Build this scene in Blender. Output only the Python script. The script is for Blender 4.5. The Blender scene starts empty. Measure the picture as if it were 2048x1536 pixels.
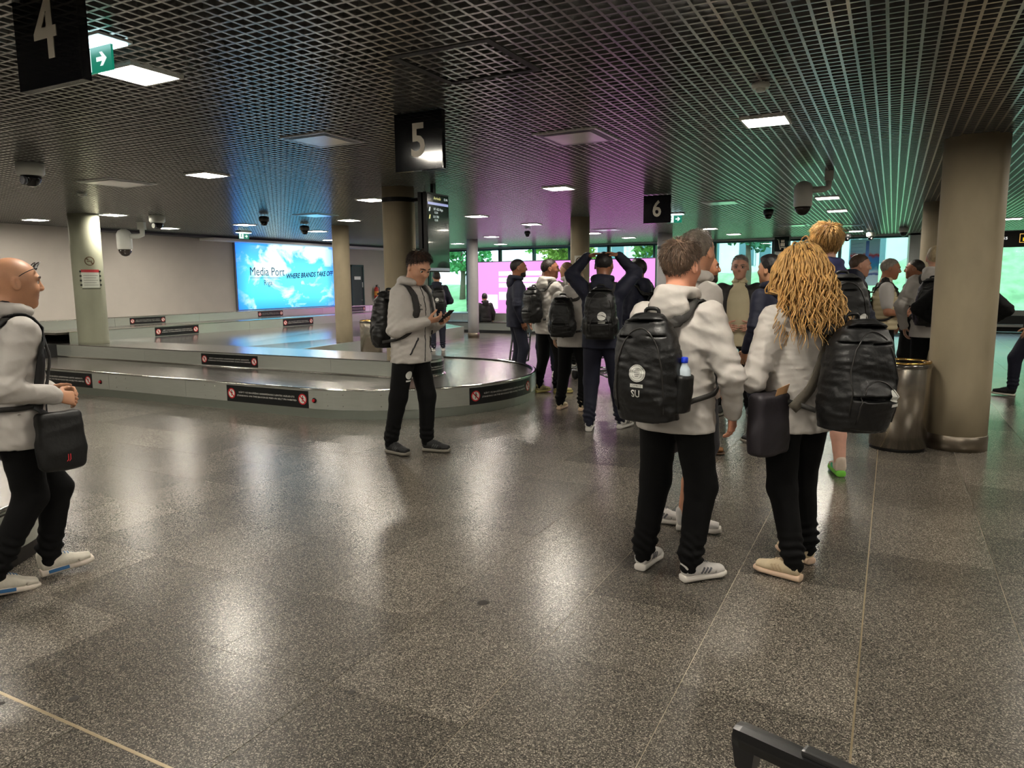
import bpy, bmesh, math, random
import numpy as np
from mathutils import Vector, Matrix, Euler

# ------------------------------------------------------------------ camera, world, exposure
SC = bpy.context.scene
COL = SC.collection
CAM_H = 1.52
cam_data = bpy.data.cameras.new('camera')
cam_data.sensor_width = 36.0
cam_data.lens = 36.0 * 1450.0 / 2048.0
cam_data.clip_start = 0.05
cam_data.clip_end = 400
cam = bpy.data.objects.new('camera', cam_data)
COL.objects.link(cam)
_right = Vector((0.88712318, 0.46145179, -0.00864279))
_down = Vector((0.05618686, -0.12656617, -0.99036561))
_fwd = Vector((-0.45809987, 0.87809068, -0.13820731))
cam.matrix_world = Matrix(((_right.x, -_down.x, -_fwd.x, 0.0),
                           (_right.y, -_down.y, -_fwd.y, 0.0),
                           (_right.z, -_down.z, -_fwd.z, CAM_H),
                           (0, 0, 0, 1)))
SC.camera = cam
vs = SC.view_settings
vs.view_transform = 'Standard'
try:
    vs.look = 'None'
except Exception:
    pass
vs.gamma = 1.0
vs.use_curve_mapping = False
vs.exposure = 0.32

world = bpy.data.worlds.new('overcast_sky')
SC.world = world
world.use_nodes = True
_nt = world.node_tree
_bg = _nt.nodes['Background']
_bg.inputs[0].default_value = (0.74, 0.93, 1.0, 1)     # even overcast daylight
_bg.inputs[1].default_value = 3.4
LAMP_STRENGTH = 110.0         # radiance of the recessed ceiling panels

# ------------------------------------------------------------------ helpers
R = math.radians
rnd = random.Random(7)


def lin(c):
    return tuple(((v / 255.0) / 12.92 if v / 255.0 <= 0.04045 else ((v / 255.0 + 0.055) / 1.055) ** 2.4) for v in c)


def col4(c):
    r = lin(c)
    return (r[0], r[1], r[2], 1.0)


def tag(o, label=None, cat=None, group=None, kind=None):
    if label: o['label'] = label
    if cat: o['category'] = cat
    if group: o['group'] = group
    if kind: o['kind'] = kind
    return o


def empty(name, loc=(0, 0, 0), rz=0.0, label=None, cat=None, group=None, kind=None):
    o = bpy.data.objects.new(name, None)
    o.empty_display_size = 0.1
    COL.objects.link(o)
    o.location = loc
    o.rotation_euler = (0, 0, rz)
    return tag(o, label, cat, group, kind)


def link(name, me, mat=None, parent=None, smooth=None):
    o = bpy.data.objects.new(name, me)
    COL.objects.link(o)
    if mat is not None and len(me.materials) == 0:
        for m in (mat if isinstance(mat, (list, tuple)) else [mat]):
            me.materials.append(m)
    if parent is not None:
        o.parent = parent
    if smooth:
        me.polygons.foreach_set('use_smooth', [True] * len(me.polygons))
    return o


class MB:
    """collects boxes, tubes, lathes and sheets into ONE mesh"""

    def __init__(self):
        self.v, self.f, self.m, self.s = [], [], [], []

    def add(self, vs_, fs_, mi=0, smooth=False):
        n = len(self.v)
        self.v += [tuple(p) for p in vs_]
        for q in fs_:
            self.f.append(tuple(n + i for i in q))
            self.m.append(mi)
            self.s.append(smooth)
        return self

    def box(self, x0, x1, y0, y1, z0, z1, mi=0, bev=0.0):
        if bev <= 0:
            v = [(x, y, z) for x in (x0, x1) for y in (y0, y1) for z in (z0, z1)]
            f = [(0, 1, 3, 2), (4, 6, 7, 5), (0, 4, 5, 1), (2, 3, 7, 6), (0, 2, 6, 4), (1, 5, 7, 3)]
            return self.add(v, f, mi)
        bm = bmesh.new()
        bmesh.ops.create_cube(bm, size=1.0)
        for w in bm.verts:
            w.co = Vector(((x0 + x1) / 2 + w.co.x * (x1 - x0), (y0 + y1) / 2 + w.co.y * (y1 - y0), (z0 + z1) / 2 + w.co.z * (z1 - z0)))
        bmesh.ops.bevel(bm, geom=list(bm.edges), offset=bev, segments=2, affect='EDGES', profile=0.7)
        bm.verts.index_update()
        self.add([w.co.copy() for w in bm.verts], [[w.index for w in q.verts] for q in bm.faces], mi)
        bm.free()
        return self

    def obox(self, c, ax, ay, az, mi=0):
        """box with centre c and three half-axis vectors"""
        c, ax, ay, az = Vector(c), Vector(ax), Vector(ay), Vector(az)
        v = [c + sx * ax + sy * ay + sz * az for sx in (-1, 1) for sy in (-1, 1) for sz in (-1, 1)]
        f = [(0, 1, 3, 2), (4, 6, 7, 5), (0, 4, 5, 1), (2, 3, 7, 6), (0, 2, 6, 4), (1, 5, 7, 3)]
        return self.add(v, f, mi)

    def lathe(self, prof, c=(0, 0, 0), n=32, mi=0, cap=True, smooth=True, mis=None):
        v, f = [], []
        for (r, z) in prof:
            for i in range(n):
                a = 2 * math.pi * i / n
                v.append((c[0] + r * math.cos(a), c[1] + r * math.sin(a), c[2] + z))
        for k in range(len(prof) - 1):
            for i in range(n):
                j = (i + 1) % n
                f.append((k * n + i, k * n + j, (k + 1) * n + j, (k + 1) * n + i))
        base = len(self.v)
        self.add(v, f, mi, smooth)
        if mis:
            for k in range(len(prof) - 1):
                for i in range(n):
                    self.m[len(self.m) - len(f) + k * n + i] = mis[k]
        if cap:
            self.f.append(tuple(base + i for i in range(n - 1, -1, -1))); self.m.append(mis[0] if mis else mi); self.s.append(False)
            q = (len(prof) - 1) * n
            self.f.append(tuple(base + q + i for i in range(n))); self.m.append(mis[-1] if mis else mi); self.s.append(False)
        return self

    def tube(self, pts, r, n=8, mi=0, closed=False, smooth=True, cap=True):
        pts = [Vector(p) for p in pts]
        m = len(pts)
        rr = r if isinstance(r, (list, tuple)) else [r] * m
        v, f = [], []
        up = None
        for k in range(m):
            if closed:
                t = pts[(k + 1) % m] - pts[k - 1]
            else:
                t = pts[min(k + 1, m - 1)] - pts[max(k - 1, 0)]
            if t.length < 1e-9:
                t = Vector((0, 0, 1))
            t.normalize()
            if up is None:
                up = Vector((0, 0, 1)) if abs(t.z) < 0.9 else Vector((1, 0, 0))
            u = t.cross(up)
            if u.length < 1e-6:
                u = t.orthogonal()
            u.normalize()
            w = u.cross(t).normalized()
            up = w
            for i in range(n):
                a = 2 * math.pi * i / n
                v.append(pts[k] + (u * math.cos(a) + w * math.sin(a)) * rr[k])
        for k in range(m if closed else m - 1):
            k2 = (k + 1) % m
            for i in range(n):
                j = (i + 1) % n
                f.append((k * n + i, k * n + j, k2 * n + j, k2 * n + i))
        if cap and not closed:
            f.append(tuple(range(n - 1, -1, -1)))
            f.append(tuple((m - 1) * n + i for i in range(n)))
        return self.add(v, f, mi, smooth)

    def prism(self, poly, axis_o, ux, uy, un, t, mi=0):
        """polygon given in 2-D, extruded by t along un from origin axis_o"""
        o, ux, uy, un = Vector(axis_o), Vector(ux), Vector(uy), Vector(un)
        n = len(poly)
        v = [o + ux * p[0] + uy * p[1] for p in poly] + [o + ux * p[0] + uy * p[1] + un * t for p in poly]
        f = [tuple(range(n - 1, -1, -1)), tuple(range(n, 2 * n))]
        for i in range(n):
            j = (i + 1) % n
            f.append((i, j, n + j, n + i))
        return self.add(v, f, mi)

    def mesh(self, name='m', mats=None):
        me = bpy.data.meshes.new(name)
        me.from_pydata([tuple(p) for p in self.v], [], self.f)
        if mats:
            for q in mats:
                me.materials.append(q)
        me.polygons.foreach_set('material_index', self.m)
        me.polygons.foreach_set('use_smooth', self.s)
        me.update()
        return me

    def build(self, name, mats=None, parent=None):
        if mats is not None and not isinstance(mats, (list, tuple)):
            mats = [mats]
        return link(name, self.mesh(name, mats), None, parent)


# ------------------------------------------------------------------ materials (all procedural)
MATS = {}


def nodes_of(m):
    m.use_nodes = True
    nt = m.node_tree
    return nt, nt.nodes, nt.links, nt.nodes['Principled BSDF']


def M(name, c, rough=0.5, metal=0.0, var=0.0, scale=8.0, stretch=(1, 1, 1), bump=0.0, bscale=None, spec=0.5, sheen=0.0, coat=0.0, aniso=0.0):
    """principled material with optional noise in colour and relief"""
    if name in MATS:
        return MATS[name]
    m = bpy.data.materials.new(name)
    nt, N, L, b = nodes_of(m)
    c4 = col4(c)
    b.inputs['Base Color'].default_value = c4
    b.inputs['Roughness'].default_value = rough
    b.inputs['Metallic'].default_value = metal
    b.inputs['Specular IOR Level'].default_value = spec
    if sheen: b.inputs['Sheen Weight'].default_value = sheen
    if coat: b.inputs['Coat Weight'].default_value = coat
    if var or bump:
        tc = N.new('ShaderNodeTexCoord')
        mp = N.new('ShaderNodeMapping')
        mp.inputs['Scale'].default_value = stretch
        L.new(tc.outputs['Object'], mp.inputs['Vector'])
    if var:
        nz = N.new('ShaderNodeTexNoise')
        nz.inputs['Scale'].default_value = scale
        nz.inputs['Detail'].default_value = 5
        L.new(mp.outputs['Vector'], nz.inputs['Vector'])
        mr = N.new('ShaderNodeMapRange')
        mr.inputs['From Min'].default_value = 0.3
        mr.inputs['From Max'].default_value = 0.7
        mr.inputs['To Min'].default_value = 1 - var
        mr.inputs['To Max'].default_value = 1 + var
        L.new(nz.outputs['Fac'], mr.inputs['Value'])
        mx = N.new('ShaderNodeVectorMath')
        mx.operation = 'SCALE'
        mx.inputs[0].default_value = c4[:3]
        L.new(mr.outputs['Result'], mx.inputs['Scale'])
        L.new(mx.outputs['Vector'], b.inputs['Base Color'])
    if bump:
        nb = N.new('ShaderNodeTexNoise')
        nb.inputs['Scale'].default_value = bscale or scale
        nb.inputs['Detail'].default_value = 4
        L.new(mp.outputs['Vector'], nb.inputs['Vector'])
        bp = N.new('ShaderNodeBump')
        bp.inputs['Strength'].default_value = min(1.0, bump)
        bp.inputs['Distance'].default_value = 0.01
        L.new(nb.outputs['Fac'], bp.inputs['Height'])
        L.new(bp.outputs['Normal'], b.inputs['Normal'])
    MATS[name] = m
    return m


def EM(name, c, strength=1.0):
    if name in MATS:
        return MATS[name]
    m = bpy.data.materials.new(name)
    nt, N, L, b = nodes_of(m)
    b.inputs['Base Color'].default_value = (0.02, 0.02, 0.02, 1)
    b.inputs['Emission Color'].default_value = col4(c)
    b.inputs['Emission Strength'].default_value = strength
    b.inputs['Roughness'].default_value = 0.3
    MATS[name] = m
    return m


def text_mesh(body, size, extrude=0.0008, align='CENTER', res=3, xscale=1.0, bold=0.0):
    cu = bpy.data.curves.new('lettering', 'FONT')
    cu.body = body
    cu.size = size
    cu.extrude = extrude
    cu.offset = bold
    cu.align_x = align
    cu.align_y = 'CENTER'
    cu.resolution_u = res
    ob = bpy.data.objects.new('lettering', cu)
    COL.objects.link(ob)
    dg = bpy.context.evaluated_depsgraph_get()
    me = bpy.data.meshes.new_from_object(ob.evaluated_get(dg))
    bpy.data.objects.remove(ob)
    bpy.data.curves.remove(cu)
    if xscale != 1.0:
        for v in me.vertices:
            v.co.x *= xscale
    return me


def place(o, origin, ux, uy, un):
    """set o so that its local x,y,z run along ux,uy,un (relative to its parent if it has one)"""
    ux, uy, un = Vector(ux).normalized(), Vector(uy).normalized(), Vector(un).normalized()
    mt = Matrix(((ux.x, uy.x, un.x, origin[0]), (ux.y, uy.y, un.y, origin[1]), (ux.z, uy.z, un.z, origin[2]), (0, 0, 0, 1)))
    o.matrix_local = mt
    return o


def circle2(r, n=24, cx=0.0, cy=0.0):
    return [(cx + r * math.cos(2 * math.pi * i / n), cy + r * math.sin(2 * math.pi * i / n)) for i in range(n)]
# ------------------------------------------------------------------ structure: floor
ZC = 2.72                      # underside of the open-cell ceiling
X_L, X_R, Y_B, Y_F = -15.0, 8.0, -7.0, 22.3
TX, TY, TX0, TY0 = 0.600, 0.605, -0.035, 1.975


def floor_material():
    m = bpy.data.materials.new('polished_granite')
    nt, N, L, b = nodes_of(m)
    geo = N.new('ShaderNodeNewGeometry')
    off = N.new('ShaderNodeVectorMath'); off.operation = 'SUBTRACT'; off.inputs[1].default_value = (TX0, TY0, 0)
    L.new(geo.outputs['Position'], off.inputs[0])
    div = N.new('ShaderNodeVectorMath'); div.operation = 'DIVIDE'; div.inputs[1].default_value = (TX, TY, 10)
    L.new(off.outputs[0], div.inputs[0])
    fl = N.new('ShaderNodeVectorMath'); fl.operation = 'FLOOR'
    L.new(div.outputs[0], fl.inputs[0])
    wn = N.new('ShaderNodeTexWhiteNoise'); wn.noise_dimensions = '3D'
    L.new(fl.outputs[0], wn.inputs['Vector'])
    tone = N.new('ShaderNodeMapRange'); tone.inputs['To Min'].default_value = 0.72; tone.inputs['To Max'].default_value = 1.22
    L.new(wn.outputs['Value'], tone.inputs['Value'])
    sp = N.new('ShaderNodeTexVoronoi'); sp.inputs['Scale'].default_value = 260
    L.new(geo.outputs['Position'], sp.inputs['Vector'])
    cs = N.new('ShaderNodeSeparateColor')
    L.new(sp.outputs['Color'], cs.inputs['Color'])
    ramp = N.new('ShaderNodeValToRGB')
    e = ramp.color_ramp.elements
    e[0].position = 0.0; e[0].color = col4((46, 43, 40))
    e[1].position = 1.0; e[1].color = col4((172, 163, 149))
    q = e.new(0.35); q.color = col4((78, 74, 68))
    q = e.new(0.75); q.color = col4((104, 99, 91))
    L.new(cs.outputs['Red'], ramp.inputs['Fac'])
    cl = N.new('ShaderNodeTexNoise'); cl.inputs['Scale'].default_value = 1.3; cl.inputs['Detail'].default_value = 3
    L.new(geo.outputs['Position'], cl.inputs['Vector'])
    clr = N.new('ShaderNodeMapRange'); clr.inputs['From Min'].default_value = 0.3; clr.inputs['From Max'].default_value = 0.7
    clr.inputs['To Min'].default_value = 0.88; clr.inputs['To Max'].default_value = 1.1
    L.new(cl.outputs['Fac'], clr.inputs['Value'])
    mul = N.new('ShaderNodeMath'); mul.operation = 'MULTIPLY'
    L.new(tone.outputs[0], mul.inputs[0]); L.new(clr.outputs[0], mul.inputs[1])
    sc = N.new('ShaderNodeVectorMath'); sc.operation = 'SCALE'
    L.new(ramp.outputs['Color'], sc.inputs[0]); L.new(mul.outputs[0], sc.inputs['Scale'])
    L.new(sc.outputs['Vector'], b.inputs['Base Color'])
    rr = N.new('ShaderNodeMapRange'); rr.inputs['To Min'].default_value = 0.25; rr.inputs['To Max'].default_value = 0.28
    L.new(cl.outputs['Fac'], rr.inputs['Value'])
    L.new(rr.outputs[0], b.inputs['Roughness'])
    b.inputs['Specular IOR Level'].default_value = 0.66
    return m


FLOOR_M = floor_material()
GROUT = M('floor_grout', (186, 174, 152), 0.6)
STEEL = M('brushed_steel', (178, 176, 172), 0.30, 1.0, var=0.06, scale=6, stretch=(1, 1, 22))
floor = MB().box(X_L - 0.2, X_R, Y_B, 26.0, -0.2, -0.0035).build('floor', GROUT)
tag(floor, kind='structure')

NX0, NX1 = -25, 13
NY0, NY1 = -15, 39
tile_me = MB().box(0.002, TX - 0.002, 0.002, TY - 0.002, -0.003, 0.0, bev=0.0).mesh('floor_tile', [FLOOR_M])


def tile_in_view(x, y):
    p = Vector((x, y, -CAM_H))
    d = p.dot(_fwd)
    if d < 0.3: return None
    u = 1024 + 1450 * p.dot(_right) / d
    v = 768 + 1450 * p.dot(_down) / d
    if -120 < u < 2170 and v < 1720: return d
    return None


tiles = []
for i in range(NX0, NX1):
    for j in range(NY0, NY1):
        x, y = TX0 + i * TX, TY0 + j * TY
        if x < X_L - 0.3 or x > X_R or y > 25.8: continue
        d = tile_in_view(x + TX / 2, y + TY / 2)
        tiles.append((d if d is not None else 1e3 + math.hypot(x, y), x, y))
tiles.sort()
for k, (d, x, y) in enumerate(tiles[:290]):
    o = link('tile', tile_me, None, floor)
    o.location = (x, y, 0)
rest = MB()
for d, x, y in tiles[290:]:
    rest.add([(x + .0015, y + .0015, 0), (x + TX - .0015, y + .0015, 0), (x + TX - .0015, y + TY - .0015, 0), (x + .0015, y + TY - .0015, 0)], [(0, 1, 2, 3)])
tag(rest.build('distant_tiles', FLOOR_M, floor), kind='stuff')
# pale metal joint strips set into the floor
JOINT = M('pale_joint_strip', (176, 160, 132), 0.35, 0.6)
MB().box(-9, 4.0, 1.362, 1.374, -0.003, 0.0012).build('joint_strip', JOINT, floor)
MB().box(-0.0385, -0.0315, -2, 22, -0.003, 0.0008).build('joint_strip', JOINT, floor)
# chewing-gum spots and a scrap on the floor
sp = MB()
for x, y, r in [(-1.72, 1.97, 0.016), (-2.62, 1.47, 0.02), (-2.83, 1.33, 0.013), (-1.66, 2.86, 0.03), (-1.35, 3.36, 0.012)]:
    sp.lathe([(r, 0.0), (r * 0.8, 0.0012)], (x, y, 0.0), 14)
tag(sp.build('floor_stain', M('dark_gum', (44, 40, 36), 0.7), floor), kind='stuff')

# ------------------------------------------------------------------ structure: ceiling with open-cell blades
PLENUM = M('dark_plenum', (16, 16, 16), 0.9)
BLADE = M('grey_ceiling_blade', (190, 189, 186), 0.25, 0.82)
ceiling = MB().box(X_L - 0.2, X_R, Y_B, 26.0, ZC + 0.32, ZC + 0.40).build('ceiling', PLENUM)
tag(ceiling, kind='structure')
PITCH, BW, BH = 0.0763, 0.0150, 0.042
LX0, LX1, LY0, LY1 = X_L, 5.6, -0.6, 22.3
along_y = MB().box(-BW / 2, BW / 2, LY0, LY1, ZC, ZC + BH).mesh('blade', [BLADE])
along_x = MB().box(LX0, LX1, -BW / 2, BW / 2, ZC + 0.0006, ZC + BH - 0.001).mesh('blade', [BLADE])
xs = [-0.0138 + PITCH * k for k in range(-196, 74)]
ys = [0.02 + PITCH * k for k in range(-8, 292)]
near_x = [x for x in xs if -8.4 < x < 2.6]
near_y = [y for y in ys if 1.2 < y < 12.6]
for x in near_x:
    link('blade', along_y, None, ceiling).location = (x, 0, 0)
for y in near_y[:290 - len(near_x)]:
    link('blade', along_x, None, ceiling).location = (0, y, 0)
grid = MB()
for x in xs:
    if x not in near_x: grid.box(x - BW / 2, x + BW / 2, LY0, LY1, ZC, ZC + BH)
for y in ys:
    if y not in near_y[:290 - len(near_x)]: grid.box(LX0, LX1, y - BW / 2, y + BW / 2, ZC + 0.0006, ZC + BH - 0.001)
tag(grid.build('distant_blades', BLADE, ceiling), kind='stuff')

# ------------------------------------------------------------------ structure: walls
WALL_M = M('warm_grey_plaster', (172, 166, 158), 0.75, var=0.03, scale=3)
wall_left = MB().box(X_L - 0.25, X_L, Y_B, 22.6, 0, ZC + 0.3).build('wall_left', WALL_M)
tag(wall_left, kind='structure')
wall_back = MB().box(X_L - 0.25, X_R + .2, Y_B - 0.2, Y_B, 0, ZC + 0.3).build('wall_back', WALL_M)
tag(wall_back, kind='structure')
wall_right = MB().box(X_R, X_R + 0.2, Y_B, 26.0, 0, ZC + 0.3).build('wall_right', WALL_M)
tag(wall_right, kind='structure')
# short return wall beside the big window on the right, and head band above the glazing
wf = MB().box(0.34, 0.62, 22.2, 25.7, 0, ZC + 0.3).box(X_L, 0.62, 22.2, 22.5, ZC - 0.04, ZC + 0.3).box(0.62, X_R, 25.5, 25.8, ZC - 0.04, ZC + 0.3)
tag(wf.build('wall_far', M('pale_frame_grey', (188, 192, 190), 0.6)), kind='structure')
tr = MB().box(X_L, X_L + 0.5, 12.4, 22.2, ZC - 0.12, ZC - 0.06, bev=0.006)
tag(tr.build('trim_1', M('white_valance', (214, 212, 210), 0.5)), kind='structure')
tr = MB().box(X_L, X_L + 0.42, 9.6, 22.2, ZC - 0.055, ZC - 0.005)
tag(tr.build('trim_2', M('dark_valance', (54, 54, 60), 0.6)), kind='structure')


def glass_material():
    m = bpy.data.materials.new('tinted_glass')
    nt, N, L, b = nodes_of(m)
    out = N['Material Output']
    N.remove(b)
    t = N.new('ShaderNodeBsdfTransparent'); t.inputs[0].default_value = (0.84, 0.955, 0.985, 1)
    g = N.new('ShaderNodeBsdfGlossy'); g.inputs['Roughness'].default_value = 0.02
    lw = N.new('ShaderNodeLayerWeight'); lw.inputs[0].default_value = 0.5
    pw = N.new('ShaderNodeMath'); pw.operation = 'POWER'; pw.inputs[1].default_value = 4.0
    L.new(lw.outputs['Facing'], pw.inputs[0])
    fr = N.new('ShaderNodeMath'); fr.operation = 'MULTIPLY_ADD'; fr.inputs[1].default_value = 0.6; fr.inputs[2].default_value = 0.05
    L.new(pw.outputs[0], fr.inputs[0])
    mx = N.new('ShaderNodeMixShader')
    L.new(fr.outputs[0], mx.inputs[0]); L.new(t.outputs[0], mx.inputs[1]); L.new(g.outputs[0], mx.inputs[2])
    L.new(mx.outputs[0], out.inputs['Surface'])
    return m


GLASS = glass_material()
FRAME_T = M('teal_mullion', (70, 108, 112), 0.45, 0.3)
FRAME_D = M('dark_mullion', (42, 58, 62), 0.45, 0.3)
FRAME_L = M('pale_mullion', (196, 206, 204), 0.5)
wx = [-15.0, -13.35, -12.05, -10.75, -9.45, -8.1, -6.6, -4.75, -3.1, -1.35, 0.34]
for n in range(len(wx) - 1):
    x0, x1 = wx[n], wx[n + 1]
    w = empty('window_%d' % (n + 1), (x0, Y_F, 0), kind='structure')
    fm = (FRAME_D if n in (0, 2, 5, 8) else FRAME_T)
    MB().box(-0.04, 0.04, -0.07, 0.07, 0, ZC - 0.03).build('mullion', fm, w)
    MB().box(0.04, x1 - x0 - 0.04, -0.04, 0.04, 0, 0.09).build('bottom_rail', fm, w)
    MB().box(0.04, x1 - x0 - 0.04, -0.04, 0.04, ZC - 0.09, ZC - 0.03).build('top_rail', fm, w)
    MB().box(0.04, x1 - x0 - 0.04, -0.006, 0.006, 0.09, ZC - 0.09).build('pane', GLASS, w)
w = empty('window_11', (0.62, 25.6, 0), kind='structure')
MB().box(0.0, 0.10, -0.06, 0.06, 0, ZC - 0.03).build('mullion', FRAME_L, w)
MB().box(0.10, 7.38, -0.05, 0.05, 0, 0.12).build('bottom_rail', FRAME_L, w)
MB().box(0.10, 7.38, -0.006, 0.006, 0.12, ZC - 0.04).build('pane', GLASS, w)
# dark service door and its sign in the left wall near the far end
d = empty('door_1', (X_L + 0.002, 17.98, 0), kind='structure')
MB().box(0, 0.03, 0.0, 0.50, 0.02, 2.06, bev=0.004).build('door_leaf', M('dark_door', (40, 46, 50), 0.5), d)
MB().box(0.0, 0.05, -0.05, 0.0, 0, 2.12).box(0, 0.05, 0.50, 0.55, 0, 2.12).box(0, 0.05, -0.05, 0.55, 2.06, 2.12).build('door_frame', FRAME_D, d)
MB().tube([(0.03, 0.42, 1.02), (0.075, 0.42, 1.02), (0.075, 0.33, 1.02)], 0.011).build('door_handle', STEEL, d)
MB().box(0.03, 0.036, 0.10, 0.40, 1.66, 1.76).build('door_sign', M('white_plastic', (226, 228, 226), 0.4), d)

# ------------------------------------------------------------------ outside: lawn bank, building, trees
LAWN = M('mown_grass', (126, 170, 112), 0.9, var=0.34, scale=2.6, stretch=(1, 0.35, 1), bump=0.6, bscale=22)


def lawn_h(x, y):
    t = max(0.0, y - 27.5)
    top = 1.95 + 0.035 * (x + 8) + max(0.0, x - 0.5) * 1.15
    top = min(top, 6.5)
    return min(top, t * 0.23 * (1.0 + max(0.0, x) * 0.12)) + 0.05 * math.sin(x * 1.3 + y * 0.7)


me_v, me_f = [], []
GX = [-40 + 1.0 * i for i in range(66)]
GY = [26.2 + 0.75 * j for j in range(62)]
for y in GY:
    for x in GX:
        me_v.append((x, y, lawn_h(x, y) - 0.05))
for j in range(len(GY) - 1):
    for i in range(len(GX) - 1):
        a = j * len(GX) + i
        me_f.append((a, a + 1, a + 1 + len(GX), a + len(GX)))
lawn = MB().add(me_v, me_f, 0, True).build('lawn', LAWN)
tag(lawn, 'bright green grass bank rising outside the far windows', 'lawn', kind='structure')
pave = MB().box(-40, 26, 22.6, 26.4, -0.25, -0.02).build('outdoor_path', M('wet_asphalt', (120, 130, 132), 0.6, var=.1))
tag(pave, kind='structure')
# ------------------------------------------------------------------ columns
CONC = M('cast_concrete', (150, 138, 114), 0.72, var=0.16, scale=3.2, stretch=(1, 1, 0.5), bump=0.12, bscale=18)
CONC_G = M('cast_concrete_grey', (150, 152, 132), 0.72, var=0.12, scale=3.0, stretch=(1, 1, 0.4), bump=0.1, bscale=18)
PALE = M('pale_painted_column', (168, 166, 166), 0.6, var=0.04)
cols = [
    (0.58, 7.62, 0.25, CONC, 'thick concrete column with steel base ring beside the near litter bin'),
    (0.58, 13.55, 0.22, CONC, 'concrete column standing just behind the thick near column on the right'),
    (-5.62, 7.70, 0.205, CONC, 'concrete column carrying the flight information display'),
    (-12.15, 7.74, 0.235, CONC_G, 'grey concrete column with a posted notice rising from the carousel'),
    (-10.25, 11.99, 0.175, CONC, 'slim concrete column beside the far litter bin'),
    (-5.26, 12.90, 0.18, CONC, 'concrete column with a no smoking sticker behind the waiting group'),
    (-10.42, 17.66, 0.155, PALE, 'pale column at the left end of the pink screen'),
    (-5.17, 18.34, 0.185, PALE, 'pale column with dark band at the right end of the pink screen'),
    (-4.93, 21.6, 0.21, PALE, 'pale column standing near the far glazing behind the bearded man'),
    (-2.75, 21.5, 0.20, PALE, 'pale column with the trolley sign near the far glazing'),
]
for i, (x, y, r, mt, lab) in enumerate(cols):
    c = empty('column', (x, y, 0), label=lab, cat='column')
    z0 = 0.54 if i == 3 else (0.54 if i == 2 else 0.0)
    n = 48 if i < 4 else 28
    prof = [(r, z0), (r, 0.6), (r, 1.3), (r, 2.0), (r, ZC + 0.3)]
    MB().lathe(prof, n=n).build('shaft', mt, c)
    if z0 == 0:
        MB().lathe([(r + 0.008, 0.0), (r + 0.008, 0.135), (r + 0.002, 0.14)], n=n).build('base_ring', M('dull_steel_ring', (150, 140, 126), 0.35, 1.0), c)
    if i == 7:
        MB().lathe([(r + 0.004, 2.33), (r + 0.004, 2.40)], n=n, cap=False).build('dark_band', M('black_band', (24, 24, 26), 0.5), c)

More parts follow.
